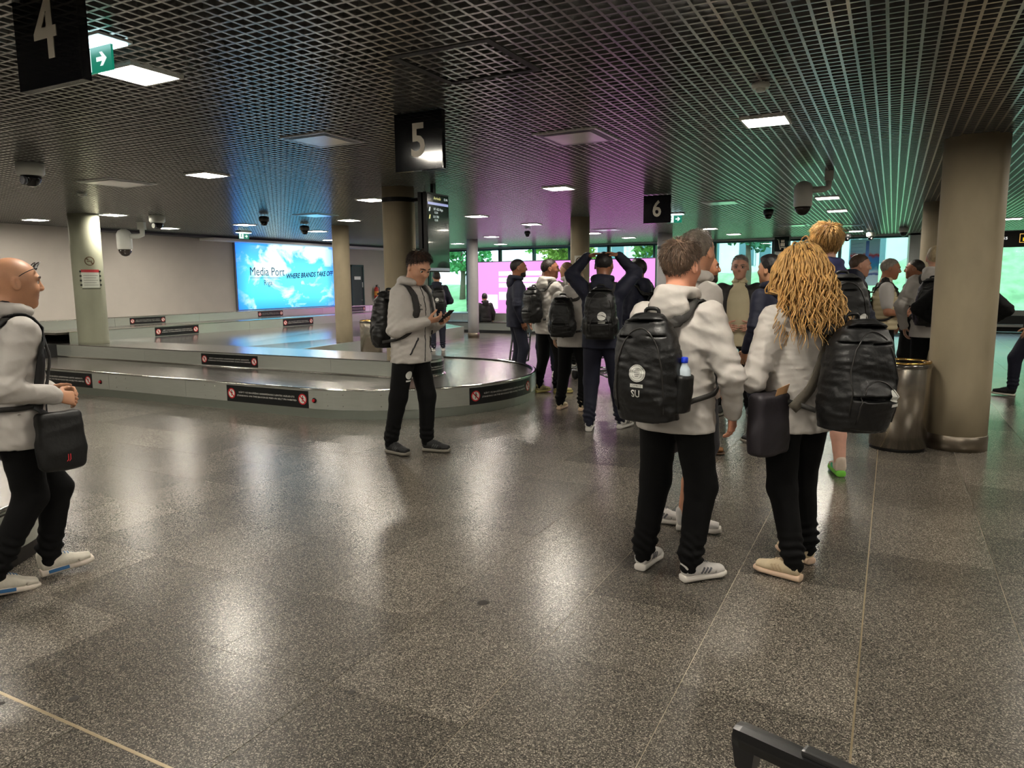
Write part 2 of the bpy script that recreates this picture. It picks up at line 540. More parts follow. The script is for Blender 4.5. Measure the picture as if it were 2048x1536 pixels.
# ------------------------------------------------------------------ recessed lamps
LAMP_E = EM('lamp_diffuser', (255, 246, 230), LAMP_STRENGTH)
LAMP_F = M('lamp_white_frame', (206, 206, 202), 0.45)
fr_me = MB()
h, t = 0.15, 0.018
fr_me.box(-h - t, h + t, -h - t, -h, -0.014, 0.02).box(-h - t, h + t, h, h + t, -0.014, 0.02).box(-h - t, -h, -h, h, -0.014, 0.02).box(h, h + t, -h, h, -0.014, 0.02)
fr_me = fr_me.mesh('frame', [LAMP_F])
df_me = MB().box(-h, h, -h, h, -0.006, 0.012).mesh('diffuser', [LAMP_E])
LX = [-0.92, -3.87, -6.70, -9.20, -11.65, -13.6]
lamps = [(-3.88, 2.87, 'square ceiling lamp beside the hanging number four sign'),
         (-0.92, 5.95, 'square ceiling lamp nearest the round smoke detector on the right'),
         (-6.71, 5.70, 'square ceiling lamp left of the hanging number five sign'),
         (-3.87, 8.76, 'square ceiling lamp above the group with backpacks, right of the display'),
         (-6.69, 8.53, 'square ceiling lamp just left of the display column'),
         (-0.92, 11.82, 'nearer of the two close ceiling lamps behind the camera dome on the right'),
         (-0.93, 14.10, 'farther of the two close ceiling lamps behind the camera dome on the right'),
         (-11.74, 8.0, 'ceiling lamp right of the grey notice column'),
         (-13.72, 7.86, 'ceiling lamp by the left wall, left of the grey notice column'),
         (-13.54, 10.43, 'ceiling lamp by the left wall, right of the double camera'),
         (-11.55, 10.66, 'ceiling lamp above the left half of the blue screen'),
         (-9.16, 10.98, 'ceiling lamp right above the slim column by the far bin'),
         (-6.73, 11.58, 'ceiling lamp right of the flight display, over the far walkway'),
         (-6.69, 13.76, 'ceiling lamp above the pink screen, left of the sticker column'),
         (-11.62, 12.82, 'ceiling lamp above the right half of the blue screen'),
         (-9.34, 16.83, 'ceiling lamp above the left end of the pink screen'),
         (-3.81, 17.22, 'ceiling lamp right of the number six sign, nearer one'),
         (-3.71, 19.59, 'ceiling lamp right of the number six sign, farther one'),
         (-6.62, 17.11, 'ceiling lamp right of the sticker column, nearer one'),
         (-6.47, 19.39, 'ceiling lamp right of the sticker column, farther one'),
         (-0.88, 20.2, 'small far ceiling lamp left of the dome camera by the far window'),
         (2.07, 17.96, 'ceiling lamp above the black wayfinding sign at the right edge'),
         (-10.9, 20.2, 'far ceiling lamp above the windows left of the pink screen'),
         (-11.82, 19.16, 'far ceiling lamp above the trolley row by the windows'),
         (-3.87, 5.90, None), (-3.87, 11.6, None), (-0.92, 2.75, None), (-0.92, 8.8, None), (-3.87, 14.2, None),
         (-9.2, 8.3, None), (-9.2, 5.8, None), (-9.2, 13.9, None), (-6.7, 2.9, None), (-0.92, 17.2, None),
         (2.0, 2.9, None), (2.0, 5.9, None), (2.0, 8.8, None), (2.0, 11.8, None), (2.0, 14.9, None),
         (-0.92, 0.0, None), (-3.87, 0.0, None), (2.0, 0.0, None), (-6.7, 0.0, None), (-0.92, -2.9, None), (-3.87, -2.9, None),  # unseen lamps over and behind the camera, added as fill light
         (2.0, -2.9, None), (-11.6, 5.7, None), (-11.6, 2.9, None), (-9.2, 2.9, None), (-13.6, 15.5, None), (-6.7, 21.4, None), (4.9, 5.9, None), (4.9, 11.8, None), (4.9, 17.5, None)]
SKIP = {(-3.87, 5.90), (-3.87, 11.6), (-9.2, 5.8), (-0.92, 8.8), (-3.87, 14.2), (-9.2, 13.9), (-9.2, 8.3), (-0.92, 17.2), (-6.7, 21.4), (2.0, 14.9), (2.0, 11.8)}
for x, y, lab in lamps:
    if (x, y) in SKIP: continue
    p = empty('ceiling_lamp', (x, y, ZC), label=lab or 'square recessed ceiling lamp added to continue the grid outside the picture', cat='lamp', group='recessed ceiling lamps')
    link('frame', fr_me, None, p)
    link('diffuser', df_me, None, p)

# ------------------------------------------------------------------ square ceiling plates
PLATE = M('satin_white_plate', (236, 236, 238), 0.18, 0.45)
PLATE_D = M('plate_dark_border', (48, 48, 50), 0.4)
plates = [(-2.41, 5.82, 0.28, 'square air vent plate with dark border right of the number five sign'),
          (-8.1, 5.61, 0.30, 'pale ceiling plate left of the display column, near the wall lamps'),
          (-4.30, 4.85, 0.24, 'small pale ceiling plate between the lamps left of the number five sign'),
          (-2.40, 11.68, 0.28, 'pale ceiling plate right of the hanging number six sign'),
          (-2.0, 17.3, 0.30, 'far pale ceiling plate above the trolley sign'),
          (-5.9, 16.2, 0.30, 'far pale ceiling plate above the pink screen'),
          (-0.9, 18.0, 0.26, 'far pale ceiling plate above the tall blond man'),
          (-9.0, 9.9, 0.28, 'pale ceiling plate above the blue screen between two dome cameras')]
for x, y, hs, lab in plates:
    p = empty('ceiling_plate', (x, y, ZC), label=lab, cat='vent')
    a = hs
    MB().box(-a, a, -a, a, -0.008, 0.01).build('rim', PLATE, p)
    MB().box(-a * .9, a * .9, -a * .9, a * .9, -0.011, -0.008).build('border', PLATE_D, p)
    MB().box(-a * .74, a * .74, -a * .74, a * .74, -0.014, -0.011).build('inset', PLATE, p)
# dark hatch outline in the grid above the number five sign
hx, hy = -2.15, 3.62
p = empty('ceiling_hatch', (hx, hy, ZC), label='dark square access hatch frame in the ceiling grid', cat='hatch')
hm = M('hatch_dark', (40, 38, 36), 0.6)
for a0, a1, b0, b1 in ((-.31, .31, -.31, -.27), (-.31, .31, .27, .31), (-.31, -.27, -.27, .27), (.27, .31, -.27, .27)):
    MB().box(a0, a1, b0, b1, -0.004, 0.02).build('frame_bar', hm, p)

# ------------------------------------------------------------------ hanging number signs
BLACK_P = M('black_sign_panel', (9, 11, 16), 0.10, 0.0, coat=0.6)
NUM_W = M('sign_white', (214, 206, 190), 0.5)


def number_sign(ch, x, y, zb, w, hgt, lab):
    p = empty('hanging_sign', (x, y, zb), label=lab, cat='sign')
    MB().box(-w / 2, w / 2, -0.02, 0.02, 0, hgt, bev=0.003).build('panel', BLACK_P, p)
    me = text_mesh(ch, hgt * 0.80, 0.001, xscale=0.86, bold=.006)
    # thicken digits a little by drawing them once more, offset
    o = link('number', me, NUM_W, p)
    place(o, (0.0, -0.0215, hgt * 0.49), (1, 0, 0), (0, 0, 1), (0, -1, 0))
    for sx in (-w * .36, w * .36):
        MB().tube([(sx, 0, hgt), (sx, 0, ZC + 0.25 - zb)], 0.006).build('hanger_rod', STEEL, p)


number_sign('4', -3.205, 1.97, 2.36, 0.445, 0.46, 'black hanging sign with a white four in the top left corner')
number_sign('5', -3.025, 4.42, 2.315, 0.405, 0.40, 'black hanging sign with a white five in front of the display column')
number_sign('6', -2.98, 10.15, 2.33, 0.385, 0.38, 'small black hanging sign with a white six over the far group')

# ------------------------------------------------------------------ exit signs
GREEN_E = EM('exit_green', (10, 118, 92), 0.9)
WHITE_E = EM('exit_white', (226, 255, 246), 1.0)
WHITE_H = M('white_housing', (222, 224, 222), 0.4)
RUN = [(-.30, .05), (-.10, .20), (-.02, .42), (-.16, .36), (-.24, .20), (-.30, .24), (-.20, .46), (0.02, .58), (.16, .44), (.28, .46), (.28, .38), (.14, .36), (.10, .26), (.20, .08), (.10, -.30), (.00, -.28), (.06, .0), (-.02, .10), (-.10, -.06), (-.34, -.16), (-.36, -.06), (-.18, .04)]


def exit_sign(loc, rz, w, hgt, lab, lit=True):
    p = empty('exit_sign', loc, rz, label=lab, cat='sign')
    hb = MB()
    hb.prism([(-w * .62, .03), (-w * .40, .055), (w * .40, .055), (w * .62, .03), (w * .62, .018), (-w * .62, .018)], (0, -0.09, hgt), (1, 0, 0), (0, 0, 1), (0, 1, 0), 0.18)
    hb.build('housing', WHITE_H, p)
    MB().box(-w * .56, w * .56, -0.075, 0.075, hgt + 0.008, hgt + 0.018).build('light_strip', EM('exit_lamp_strip', (206, 246, 255), 5.0 if lit else 2.0), p)
    MB().box(-w / 2, w / 2, -0.006, 0.006, 0, hgt).build('panel', GREEN_E, p)
    MB().box(-w / 2 + 0.004, -w * 0.05, -0.0075, -0.006, 0.006, hgt - 0.006).build('doorway', WHITE_E, p)
    s = hgt * 0.78
    m = MB().prism([(q[0] * s * .8, q[1] * s) for q in RUN], (-w * .27, -0.0076, hgt * 0.42), (1, 0, 0), (0, 0, 1), (0, -1, 0), 0.0012)
    m.prism(circle2(s * 0.09, 14, -w * .01, s * .62), (-w * .24, -0.0076, hgt * 0.36), (1, 0, 0), (0, 0, 1), (0, -1, 0), 0.0012)
    m.build('running_figure', GREEN_E, p)
    a = hgt * .34
    arrow = [(-a, -.25 * a), (.1 * a, -.25 * a), (-.35 * a, -.8 * a), (.15 * a, -.8 * a), (.95 * a, 0), (.15 * a, .8 * a), (-.35 * a, .8 * a), (.1 * a, .25 * a), (-a, .25 * a)]
    MB().prism(arrow, (w * .24, -0.0062, hgt * .5), (1, 0, 0), (0, 0, 1), (0, -1, 0), 0.0014).build('arrow', WHITE_E, p)
    MB().tube([(0, 0, hgt + 0.05), (0, 0, ZC + 0.02 - loc[2])], 0.012).build('stem', WHITE_H, p)
    return p


exit_sign((-3.60, 2.42, 2.575), 0.0, 0.29, 0.12, 'lit green exit sign with running figure behind the number 4 sign')
exit_sign((-3.50, 13.0, 2.55), 0.0, 0.26, 0.13, 'lit green exit sign right of the number 6 sign')
exit_sign((-13.0, 11.95, 2.55), R(90), 0.28, 0.12, 'small exit sign hanging above the blue screen')

# ------------------------------------------------------------------ cameras and detectors on the ceiling
CAM_W = M('camera_white', (206, 208, 202), 0.35)
CAM_K = M('camera_black_glass', (8, 8, 10), 0.08)


def dome_camera(x, y, s, lab, dark=False, drop=0.0):
    p = empty('dome_camera', (x, y, ZC), label=lab, cat='camera')
    b = M('camera_dark', (38, 40, 42), 0.4) if dark else CAM_W
    if drop: MB().tube([(0, 0, 0.02), (0, 0, -drop)], 0.018 * s, 12).build('stem', b, p)
    MB().lathe([(0.055 * s, 0.01 - drop), (0.085 * s, -0.01 - drop), (0.085 * s, -0.065 * s - drop), (0.07 * s, -0.085 * s - drop)], n=28).build('housing', b, p)
    MB().lathe([(0.062 * s, -0.085 * s - drop), (0.060 * s, -0.11 * s - drop), (0.045 * s, -0.14 * s - drop), (0.02 * s, -0.155 * s - drop)], n=24).build('dome_glass', CAM_K, p)
    MB().lathe([(0.03 * s, 0), (0.028 * s, 0.02 * s)], n=16).build('lens', M('lens_grey', (70, 72, 78), 0.2), p)
    p.children[-1].location = (0.02 * s, -0.05 * s, -0.12 * s - drop)
    p.children[-1].rotation_euler = (R(90), 0, 0)


dome_camera(-7.55, 4.32, 1.45, 'white dome camera on the ceiling at the left edge')
dome_camera(-11.30, 8.50, 1.5, 'white dome camera right of the grey notice column')
dome_camera(-9.73, 9.41, 1.0, 'dark dome camera hanging above the middle of the blue screen', True, 0.03)
dome_camera(-10.58, 11.3, 1.1, 'dark dome camera hanging above the right end of the blue screen', True, 0.03)
dome_camera(-1.92, 13.06, 1.0, 'dark dome camera right of the pale ceiling plate by sign 6', True, 0.02)
dome_camera(0.16, 19.55, 1.3, 'white dome camera above the far window on the right')
dome_camera(-1.1, 20.6, 1.2, 'small dark dome camera at the far window mullion', True, 0.04)
dome_camera(-0.55, 20.4, 1.2, 'small dome camera left of the poster on the far window', False, 0.04)
dome_camera(-7.4, 15.0, 0.8, 'tiny black dome camera above the pink screen', True, 0.05)


def ptz_camera(x, y, s, yaw, lab):
    p = empty('hanging_camera', (x, y, ZC), yaw, label=lab, cat='camera')
    MB().box(-0.045 * s, 0.045 * s, -0.04 * s, 0.04 * s, -0.10 * s, 0.02).build('ceiling_mount', CAM_W, p)
    MB().tube([(0, 0, -0.10 * s), (0, 0, -0.17 * s), (-0.06 * s, 0, -0.19 * s), (-0.20 * s, 0, -0.19 * s)], 0.035 * s, 14).build('arm', CAM_W, p)
    MB().lathe([(0.03 * s, 0.10 * s), (0.075 * s, 0.075 * s), (0.10 * s, 0.03 * s), (0.10 * s, -0.17 * s), (0.09 * s, -0.185 * s)], (-0.26 * s, 0, -0.19 * s), 28).build('housing', CAM_W, p)
    MB().lathe([(0.088 * s, -0.185 * s), (0.08 * s, -0.225 * s), (0.05 * s, -0.265 * s), (0.015 * s, -0.28 * s)], (-0.26 * s, 0, -0.19 * s), 24).build('dome_glass', M('dome_smoked', (46, 40, 36), 0.15), p)


ptz_camera(-0.70, 9.05, 1.0, R(8), 'large white hanging camera on a bracket in front of the right ceiling slats')
ptz_camera(-12.75, 9.25, 1.35, R(28), 'white hanging camera on a bracket right of the grey notice column')
for x, y, lab in [(-0.79, 4.86, 'flat round smoke detector above the nearer right ceiling lamp'), (-9.4, 6.0, 'small round smoke detector near the dome camera at left')]:
    p = empty('smoke_detector', (x, y, ZC), label=lab, cat='detector')
    MB().lathe([(0.05, 0.005), (0.055, -0.01), (0.05, -0.028)], n=24).build('base', CAM_W, p)
    MB().lathe([(0.03, -0.028), (0.028, -0.045), (0.012, -0.05)], n=20).build('sensor_cap', CAM_W, p)

# ------------------------------------------------------------------ carousels
STEEL_F = M('fascia_steel', (206, 210, 202), 0.24, 0.62, var=0.05, scale=5, stretch=(1, 1, 30), bump=0.02, bscale=60)
STEEL_D = M('belt_dark_metal', (112, 108, 102), 0.27, 0.75, var=0.12, scale=7, stretch=(1, 8, 1))
KICK = M('kick_plate', (168, 176, 166), 0.35, 0.8)
RIMS = M('rim_polished', (222, 220, 214), 0.16, 1.0)
SIGN_K = M('black_warning_panel', (18, 21, 22), 0.35)
SIGN_W = M('warning_white', (228, 226, 218), 0.5)
SIGN_R = M('warning_red', (196, 34, 44), 0.45)
BTN_R = M('button_red', (190, 24, 36), 0.35)
HOLE = M('button_recess', (10, 10, 10), 0.7)
WALKER = [(-.16, -.62), (-.02, -.62), (.06, -.22), (.12, -.10), (.30, -.40), (.40, -.62), (.52, -.56), (.36, -.28), (.20, .06), (.20, .26), (.34, .10), (.50, .10), (.50, .18), (.36, .20), (.22, .40), (.02, .44), (-.16, .34), (-.26, .08), (-.18, .05), (-.06, .24), (-.04, .0), (-.14, -.3)]
PROH_CACHE = {}


class Path:
    """plan path: straight pieces and arcs sampled to points with outward normals"""

    def __init__(self, pts):
        self.p = [Vector((a[0], a[1])) for a in pts]
        self.s = [0.0]
        for a, b in zip(self.p, self.p[1:]):
            self.s.append(self.s[-1] + (b - a).length)
        self.len = self.s[-1]

    def at(self, s):
        s = min(max(s, 0.0), self.len - 1e-6)
        import bisect
        k = max(0, min(len(self.p) - 2, bisect.bisect_right(self.s, s) - 1))
        t = (s - self.s[k]) / max(1e-9, self.s[k + 1] - self.s[k])
        a, b = self.p[k], self.p[k + 1]

        def nrm(i):
            i0, i1 = max(0, i - 1), min(len(self.p) - 1, i + 1)
            d = (self.p[i1] - self.p[i0]).normalized()
            return Vector((d.y, -d.x))
        n = (nrm(k) * (1 - t) + nrm(k + 1) * t).normalized()
        return a + (b - a) * t, n

    def near(self, x, y):
        q = Vector((x, y))
        best = min((((a - q).length, self.s[i]) for i, a in enumerate(self.p)))
        s0 = best[1]
        return min(((self.at(s0 + e * 0.01)[0] - q).length, s0 + e * 0.01) for e in range(-120, 121))[1]


def sweep(path, prof, s0, s1, step=0.12, mi=0, cap=True):
    n = max(2, int(math.ceil((s1 - s0) / step)) + 1)
    v, f = [], []
    for k in range(n):
        p, nn = path.at(s0 + (s1 - s0) * k / (n - 1))
        for (o, z) in prof:
            v.append((p.x + nn.x * o, p.y + nn.y * o, z))
    m = len(prof)
    for k in range(n - 1):
        for i in range(m - 1):
            f.append((k * m + i, (k + 1) * m + i, (k + 1) * m + i + 1, k * m + i + 1))
    if cap:
        f.append(tuple(range(m)))
        f.append(tuple((n - 1) * m + i for i in range(m - 1, -1, -1)))
    return v, f


def on_path(me, path, s, z, out=0.004):
    """lay a flat mesh (x along, y up, z out) onto the path surface"""
    for v in me.vertices:
        p, nn = path.at(s + v.co.x)
        e = out + v.co.z
        v.co = Vector((p.x + nn.x * e, p.y + nn.y * e, z + v.co.y))
    me.update()
    return me


def warning_sign(path, sc, z0, z1, width, parent, text=True, out=0.004):
    hgt = z1 - z0
    root_v, root_f = sweep(path, [(out - 0.004, z0), (out, z0), (out, z1), (out - 0.004, z1)], sc - width / 2, sc + width / 2, 0.08)
    pan = MB().add(root_v, root_f).build('warning_sign', SIGN_K, parent)
    for e in (-1, 1):
        r = hgt * 0.30
        cx = sc + e * (width / 2 - hgt * 0.42)
        zc = (z0 + z1) / 2
        d = MB().prism(circle2(r, 26), (0, 0, 0), (1, 0, 0), (0, 1, 0), (0, 0, 1), 0.001)
        d = link('white_disc', on_path(d.mesh('white_disc'), path, cx, zc, out), SIGN_W, pan)
        ring = MB()
        a, b = circle2(r * 1.06, 30), circle2(r * 0.82, 30)
        ring.add([(x, y, .0018) for x, y in a] + [(x, y, .0018) for x, y in b], [(i, (i + 1) % 30, 30 + (i + 1) % 30, 30 + i) for i in range(30)])
        ux = Vector((0.707, -0.707))
        pw = r * 0.09
        q = [(-r * .85, r * .85)]
        c1 = [(-.62 * r - pw, .62 * r - pw), (-.62 * r + pw, .62 * r + pw), (.62 * r + pw, -.62 * r + pw), (.62 * r - pw, -.62 * r - pw)]
        ring.add([(x, y, .0026) for x, y in c1], [(0, 3, 2, 1)])
        link('red_ring', on_path(ring.mesh('red_ring'), path, cx, zc, out), SIGN_R, pan)
        fg = MB().add([(x * r * .9, y * r * .9, .0021) for x, y in WALKER], [tuple(range(len(WALKER)))])
        fg.add([(x, y, .0021) for x, y in circle2(r * .13, 12, .06 * r, .56 * r)], [tuple(range(12))])
        link('walking_figure', on_path(fg.mesh('walking_figure'), path, cx, zc, out), HOLE, pan)
    if text:
        for k, line in enumerate(('KĀPT UZ BAGĀŽAS SAŅEMŠANAS LENTES AIZLIEGTS', 'STANDING ON THE BAGGAGE FEED-IN BELT PROHIBITED')):
            key = (k, round(hgt, 3))
            if key not in PROH_CACHE:
                PROH_CACHE[key] = text_mesh(line, hgt * 0.135, 0.0, res=1)
            me = PROH_CACHE[key].copy()
            w0 = max(v.co.x for v in me.vertices) - min(v.co.x for v in me.vertices)
            tw = (width - hgt * 1.75) * (0.93 if k == 0 else 1.0)
            for v in me.vertices:
                v.co.x *= tw / w0
                v.co.z = 0.001
            link('lettering', on_path(me, path, sc, (z0 + z1) / 2 + hgt * (0.10 - 0.20 * k), out), SIGN_W, pan)
    return pan


def arc(cx, cy, r, a0, a1, n):
    return [(cx + r * math.cos(R(a0 + (a1 - a0) * k / n)), cy + r * math.sin(R(a0 + (a1 - a0) * k / n))) for k in range(n + 1)]


# front carousel: outer fascia along y = 6.22, round end to the right, island with its own fascia
car = empty('baggage_carousel', (-6, 8.0, 0), label='long stainless steel baggage carousel with a rounded end in the middle of the hall', cat='carousel')
CO = Vector((-6, 8.0, 0))


def at_root(o, off):
    o.location = (-off[0], -off[1], -off[2])
    return o


ring_pts = [(-14.2, 6.22), (-10, 6.22), (-8, 6.22)] + arc(-5.95, 8.09, 1.87, -90, 90, 40) + [(-8, 9.96), (-11.25, 9.96)]
outer = Path(ring_pts)
prof_f = [(-0.02, 0.105), (0.0, 0.105), (0.0, 0.325), (-0.02, 0.325)]
s, k = 0.0, 0
while s < outer.len - 0.05:
    e = min(outer.len, s + 1.56)
    v, f = sweep(outer, prof_f, s + 0.003, e - 0.003)
    at_root(MB().add(v, f).build('fascia_panel', STEEL_F, car), CO)
    s, k = e, k + 1
v, f = sweep(outer, [(-0.05, 0.325), (0.004, 0.325), (0.006, 0.332), (0.0, 0.342), (-0.03, 0.345), (-0.055, 0.336)], 0, outer.len)
at_root(MB().add(v, f, 0, True).build('top_rim', RIMS, car), CO)
v, f = sweep(outer, [(-0.06, 0.0), (-0.018, 0.0), (-0.012, 0.105), (-0.06, 0.105)], 0, outer.len)
at_root(MB().add(v, f).build('kick_plate', KICK, car), CO)
inner_pts = [(-14.2, 7.42), (-10, 7.42), (-8, 7.42)] + arc(-5.62, 7.86, 0.44, -90, 90, 24) + [(-8, 8.30), (-12.4, 8.30)]
inner = Path(inner_pts)
# belt: ruled sheet between outer and inner paths
v, f = [], []
NB = 150
for k in range(NB + 1):
    a, na = outer.at(outer.len * k / NB)
    b, nb = inner.at(inner.len * k / NB)
    for t in range(5):
        q = (a - na * 0.04) * (1 - t / 4) + (b - nb * 0.0) * (t / 4)
        v.append((q.x, q.y, 0.322 + 0.010 * t / 4))
for k in range(NB):
    for t in range(4):
        i = k * 5 + t
        f.append((i, i + 5, i + 6, i + 1))
at_root(MB().add(v, f).build('conveyor_belt', STEEL_D, car), CO)
s = 0.0
while s < inner.len - 0.05:
    e = min(inner.len, s + 1.9)
    v, f = sweep(inner, [(-0.02, 0.31), (0.0, 0.31), (0.0, 0.535), (-0.02, 0.535)], s + 0.002, e - 0.002)
    at_root(MB().add(v, f).build('island_panel', STEEL_F, car), CO)
    s = e
v, f = sweep(inner, [(0.0, 0.332), (0.030, 0.332), (0.026, 0.345), (0.0, 0.352)], 0, inner.len)
at_root(MB().add(v, f, 0, True).build('island_skirt', RIMS, car), CO)
top = [(p.x, p.y) for p in inner.p]
MB().prism(top, (-CO.x, -CO.y, 0.536), (1, 0, 0), (0, 1, 0), (0, 0, 1), 0.012).build('island_top', M('island_top_steel', (172, 170, 168), 0.24, 1.0, var=.05, scale=4, stretch=(8, 1, 1)), car)
for xs_, wd in ((-6.545, 1.32), (-10.55, 1.32)):
    at_root(warning_sign(outer, outer.near(xs_, 6.22), 0.108, 0.308, wd, car), CO)
at_root(warning_sign(outer, outer.near(-4.03, 7.62) + 0.10, 0.108, 0.308, 1.2, car), CO)
at_root(warning_sign(inner, inner.near(-8.52, 7.42), 0.355, 0.520, 1.16, car), CO)
at_root(warning_sign(inner, inner.near(-12.9, 7.42), 0.355, 0.520, 1.16, car), CO)
at_root(warning_sign(inner, inner.near(-5.19, 7.86) - 0.02, 0.36, 0.51, 0.9, car), CO)
for bx in (-5.80, -9.70):
    b = at_root(MB().lathe([(0.030, 0), (0.030, 0.004)], n=20).build('button_recess', HOLE, car), (0, 0, 0))
    b.location = (bx - CO.x, 6.22 - CO.y, 0.205)
    b.rotation_euler = (R(90), 0, 0)
    MB().lathe([(0.018, 0.004), (0.018, 0.022), (0.012, 0.026)], n=18).build('stop_button', BTN_R, b)
# small rivets on the fascia
rv = MB()
for bx in (-5.62, -5.42, -7.42, -7.6, -9.35, -9.15, -4.9):
    for z in (0.15, 0.28):
        a, na = outer.at(outer.near(bx, 6.22))
        rv.lathe([(0.007, 0.0), (0.004, 0.004)], (0, 0, 0), 8)
        n0 = len(rv.v) - 16
        for i in range(16):
            x, y, z2 = rv.v[n0 + i]
            rv.v[n0 + i] = (a.x + na.x * z2 - na.y * x - CO.x, a.y + na.y * z2 + na.x * x - CO.y, z + y)
tag(rv.build('rivets', RIMS, car), kind='stuff')

# wall carousel: stepped feeder running along the left wall under the blue screen
wc = empty('wall_conveyor', (-12.6, 12.0, 0), label='two tier stainless conveyor along the left wall under the blue screen', cat='carousel')
WO = Vector((-12.6, 12.0, 0))
lowp = Path([(-12.6, 7.6), (-12.6, 9), (-12.6, 12), (-12.6, 17.6)])
upp = Path([(-13.72, 7.2), (-13.72, 9), (-13.72, 12), (-13.72, 17.6)])
for pth, z0, z1, nm in ((lowp, 0.545, 0.735, 'lower_fascia'), (upp, 0.735, 0.895, 'upper_fascia')):
    s = 0.0
    while s < pth.len - 0.05:
        e = min(pth.len, s + 2.0)
        v, f = sweep(pth, [(-0.02, z0), (0, z0), (0, z1), (-0.02, z1)], s + 0.003, e - 0.003, 1.0)
        at_root(MB().add(v, f).build(nm, STEEL_F, wc), WO)
        s = e
    v, f = sweep(pth, [(-0.06, z1), (0.006, z1), (0.008, z1 + 0.012), (-0.06, z1 + 0.016)], 0, pth.len, 1.0)
    at_root(MB().add(v, f).build('top_rim', RIMS, wc), WO)
at_root(MB().box(-13.72, -12.66, 7.4, 17.6, 0.70, 0.735).build('upper_belt', STEEL_D, wc), WO)
at_root(MB().box(-14.99, -13.78, 7.2, 17.6, 0.82, 0.855).build('wall_shelf', STEEL, wc), WO)
at_root(MB().add([(-12.62, 7.6, 0.55), (-12.62, 17.6, 0.55), (-10.7, 17.6, 0.30), (-9.75, 9.98, 0.315), (-11.3, 9.0, 0.33)], [(0, 4, 3, 2, 1)]).build('sloped_belt', M('belt_apron', (150, 148, 146), 0.20, 0.85, var=.06, scale=5, stretch=(1, 8, 1)), wc), WO)
at_root(MB().add([(-9.75, 9.98, 0), (-9.75, 9.98, .325), (-10.7, 17.6, .31), (-10.7, 17.6, 0), (-9.80, 9.98, 0), (-9.80, 9.98, .325), (-10.75, 17.6, .31), (-10.75, 17.6, 0)], [(0, 3, 2, 1), (4, 5, 6, 7), (1, 2, 6, 5), (0, 1, 5, 4), (3, 7, 6, 2)]).build('front_fascia', STEEL_F, wc), WO)
at_root(MB().box(-14.9, -12.7, 7.2, 17.6, 0.0, 0.54).build('plinth', M('dark_plinth', (40, 40, 42), 0.7), wc), WO)
for yc in (9.75, 13.1, 16.4): at_root(warning_sign(lowp, yc - 7.6, 0.555, 0.725, 1.0, wc), WO)
for yc in (9.93, 13.32, 16.6): at_root(warning_sign(upp, yc - 7.2, 0.745, 0.88, 0.82, wc), WO)

# rounded end of the next carousel behind the bald man
c3 = empty('near_carousel', (-6.2, 3.0, 0), label='rounded steel end of another carousel behind the walking bald man', cat='carousel')
CO3 = Vector((-6.2, 3.0, 0))
p3 = Path([(-12.0, 0.2), (-8, 0.2)] + arc(-5.30, 1.5, 1.3, -90, 90, 30) + [(-8, 2.8), (-12.0, 2.8)])
s = 0.0
while s < p3.len - 0.05:
    e = min(p3.len, s + 1.5)
    v, f = sweep(p3, [(-0.02, 0.10), (0, 0.10), (0, 0.33), (-0.02, 0.33)], s + 0.003, e - 0.003, 0.08)
    at_root(MB().add(v, f).build('fascia_panel', STEEL_F, c3), CO3)
    s = e
v, f = sweep(p3, [(-0.05, 0.33), (0.004, 0.33), (0.006, 0.338), (-0.03, 0.348), (-0.055, 0.34)], 0, p3.len, 0.08)
at_root(MB().add(v, f, 0, True).build('top_rim', RIMS, c3), CO3)
v, f = sweep(p3, [(-0.07, 0.0), (-0.03, 0.0), (-0.025, 0.10), (-0.07, 0.10)], 0, p3.len, 0.08)
at_root(MB().add(v, f).build('kick_plate', M('dark_kick', (48, 44, 42), .6), c3), CO3)
MB().prism([(p.x, p.y) for p in p3.p], (-CO3.x, -CO3.y, 0.315), (1, 0, 0), (0, 1, 0), (0, 0, 1), 0.01).build('conveyor_belt', STEEL_D, c3)

# far conveyor bench below the pink screen
fb = empty('far_conveyor', (-10, 20.0, 0), label='low steel conveyor running in front of the pink screen', cat='carousel')
for a, b in ((-14.9, -12.2), (-12.2, -9.4), (-9.4, -6.6), (-6.6, -4.0)):
    MB().box(a + 10.003, b + 9.997, -0.02, 0.0, 0.34, 0.56).build('upper_panel', STEEL_F, fb)
    MB().box(a + 10.003, b + 9.997, -0.62, -0.60, 0.09, 0.31).build('lower_panel', STEEL_F, fb)
MB().box(-4.9, 6, -0.64, -0.02, 0.31, 0.335).build('belt', STEEL_D, fb)
MB().box(-4.9, 6, -0.02, 0.9, 0.56, 0.58).build('top_plate', STEEL, fb)
MB().box(-4.9, 6, -0.58, 0.8, 0.0, 0.31).build('plinth', M('dark_plinth2', (46, 44, 44), 0.6), fb)
rb = empty('window_conveyor', (2.2, 25.0, 0), label='low pale conveyor panel below the right hand window', cat='carousel')
MB().box(-1.4, 5.0, -0.02, 0.3, 0.30, 0.62).build('panel', M('pale_panel', (176, 176, 170), .4, .3), rb)
MB().box(-1.4, 5.0, -0.5, 0.0, 0.17, 0.24).build('belt', STEEL, rb)
MB().box(-1.4, 5.0, -0.45, 0.0, 0.0, 0.17).build('plinth', MATS['dark_plinth2'], rb)
MB().lathe([(0.03, 0), (0.03, 0.02)], n=14).build('button', HOLE, rb)
rb.children[-1].location = (0.2, -0.02, 0.47); rb.children[-1].rotation_euler = (R(90), 0, 0)


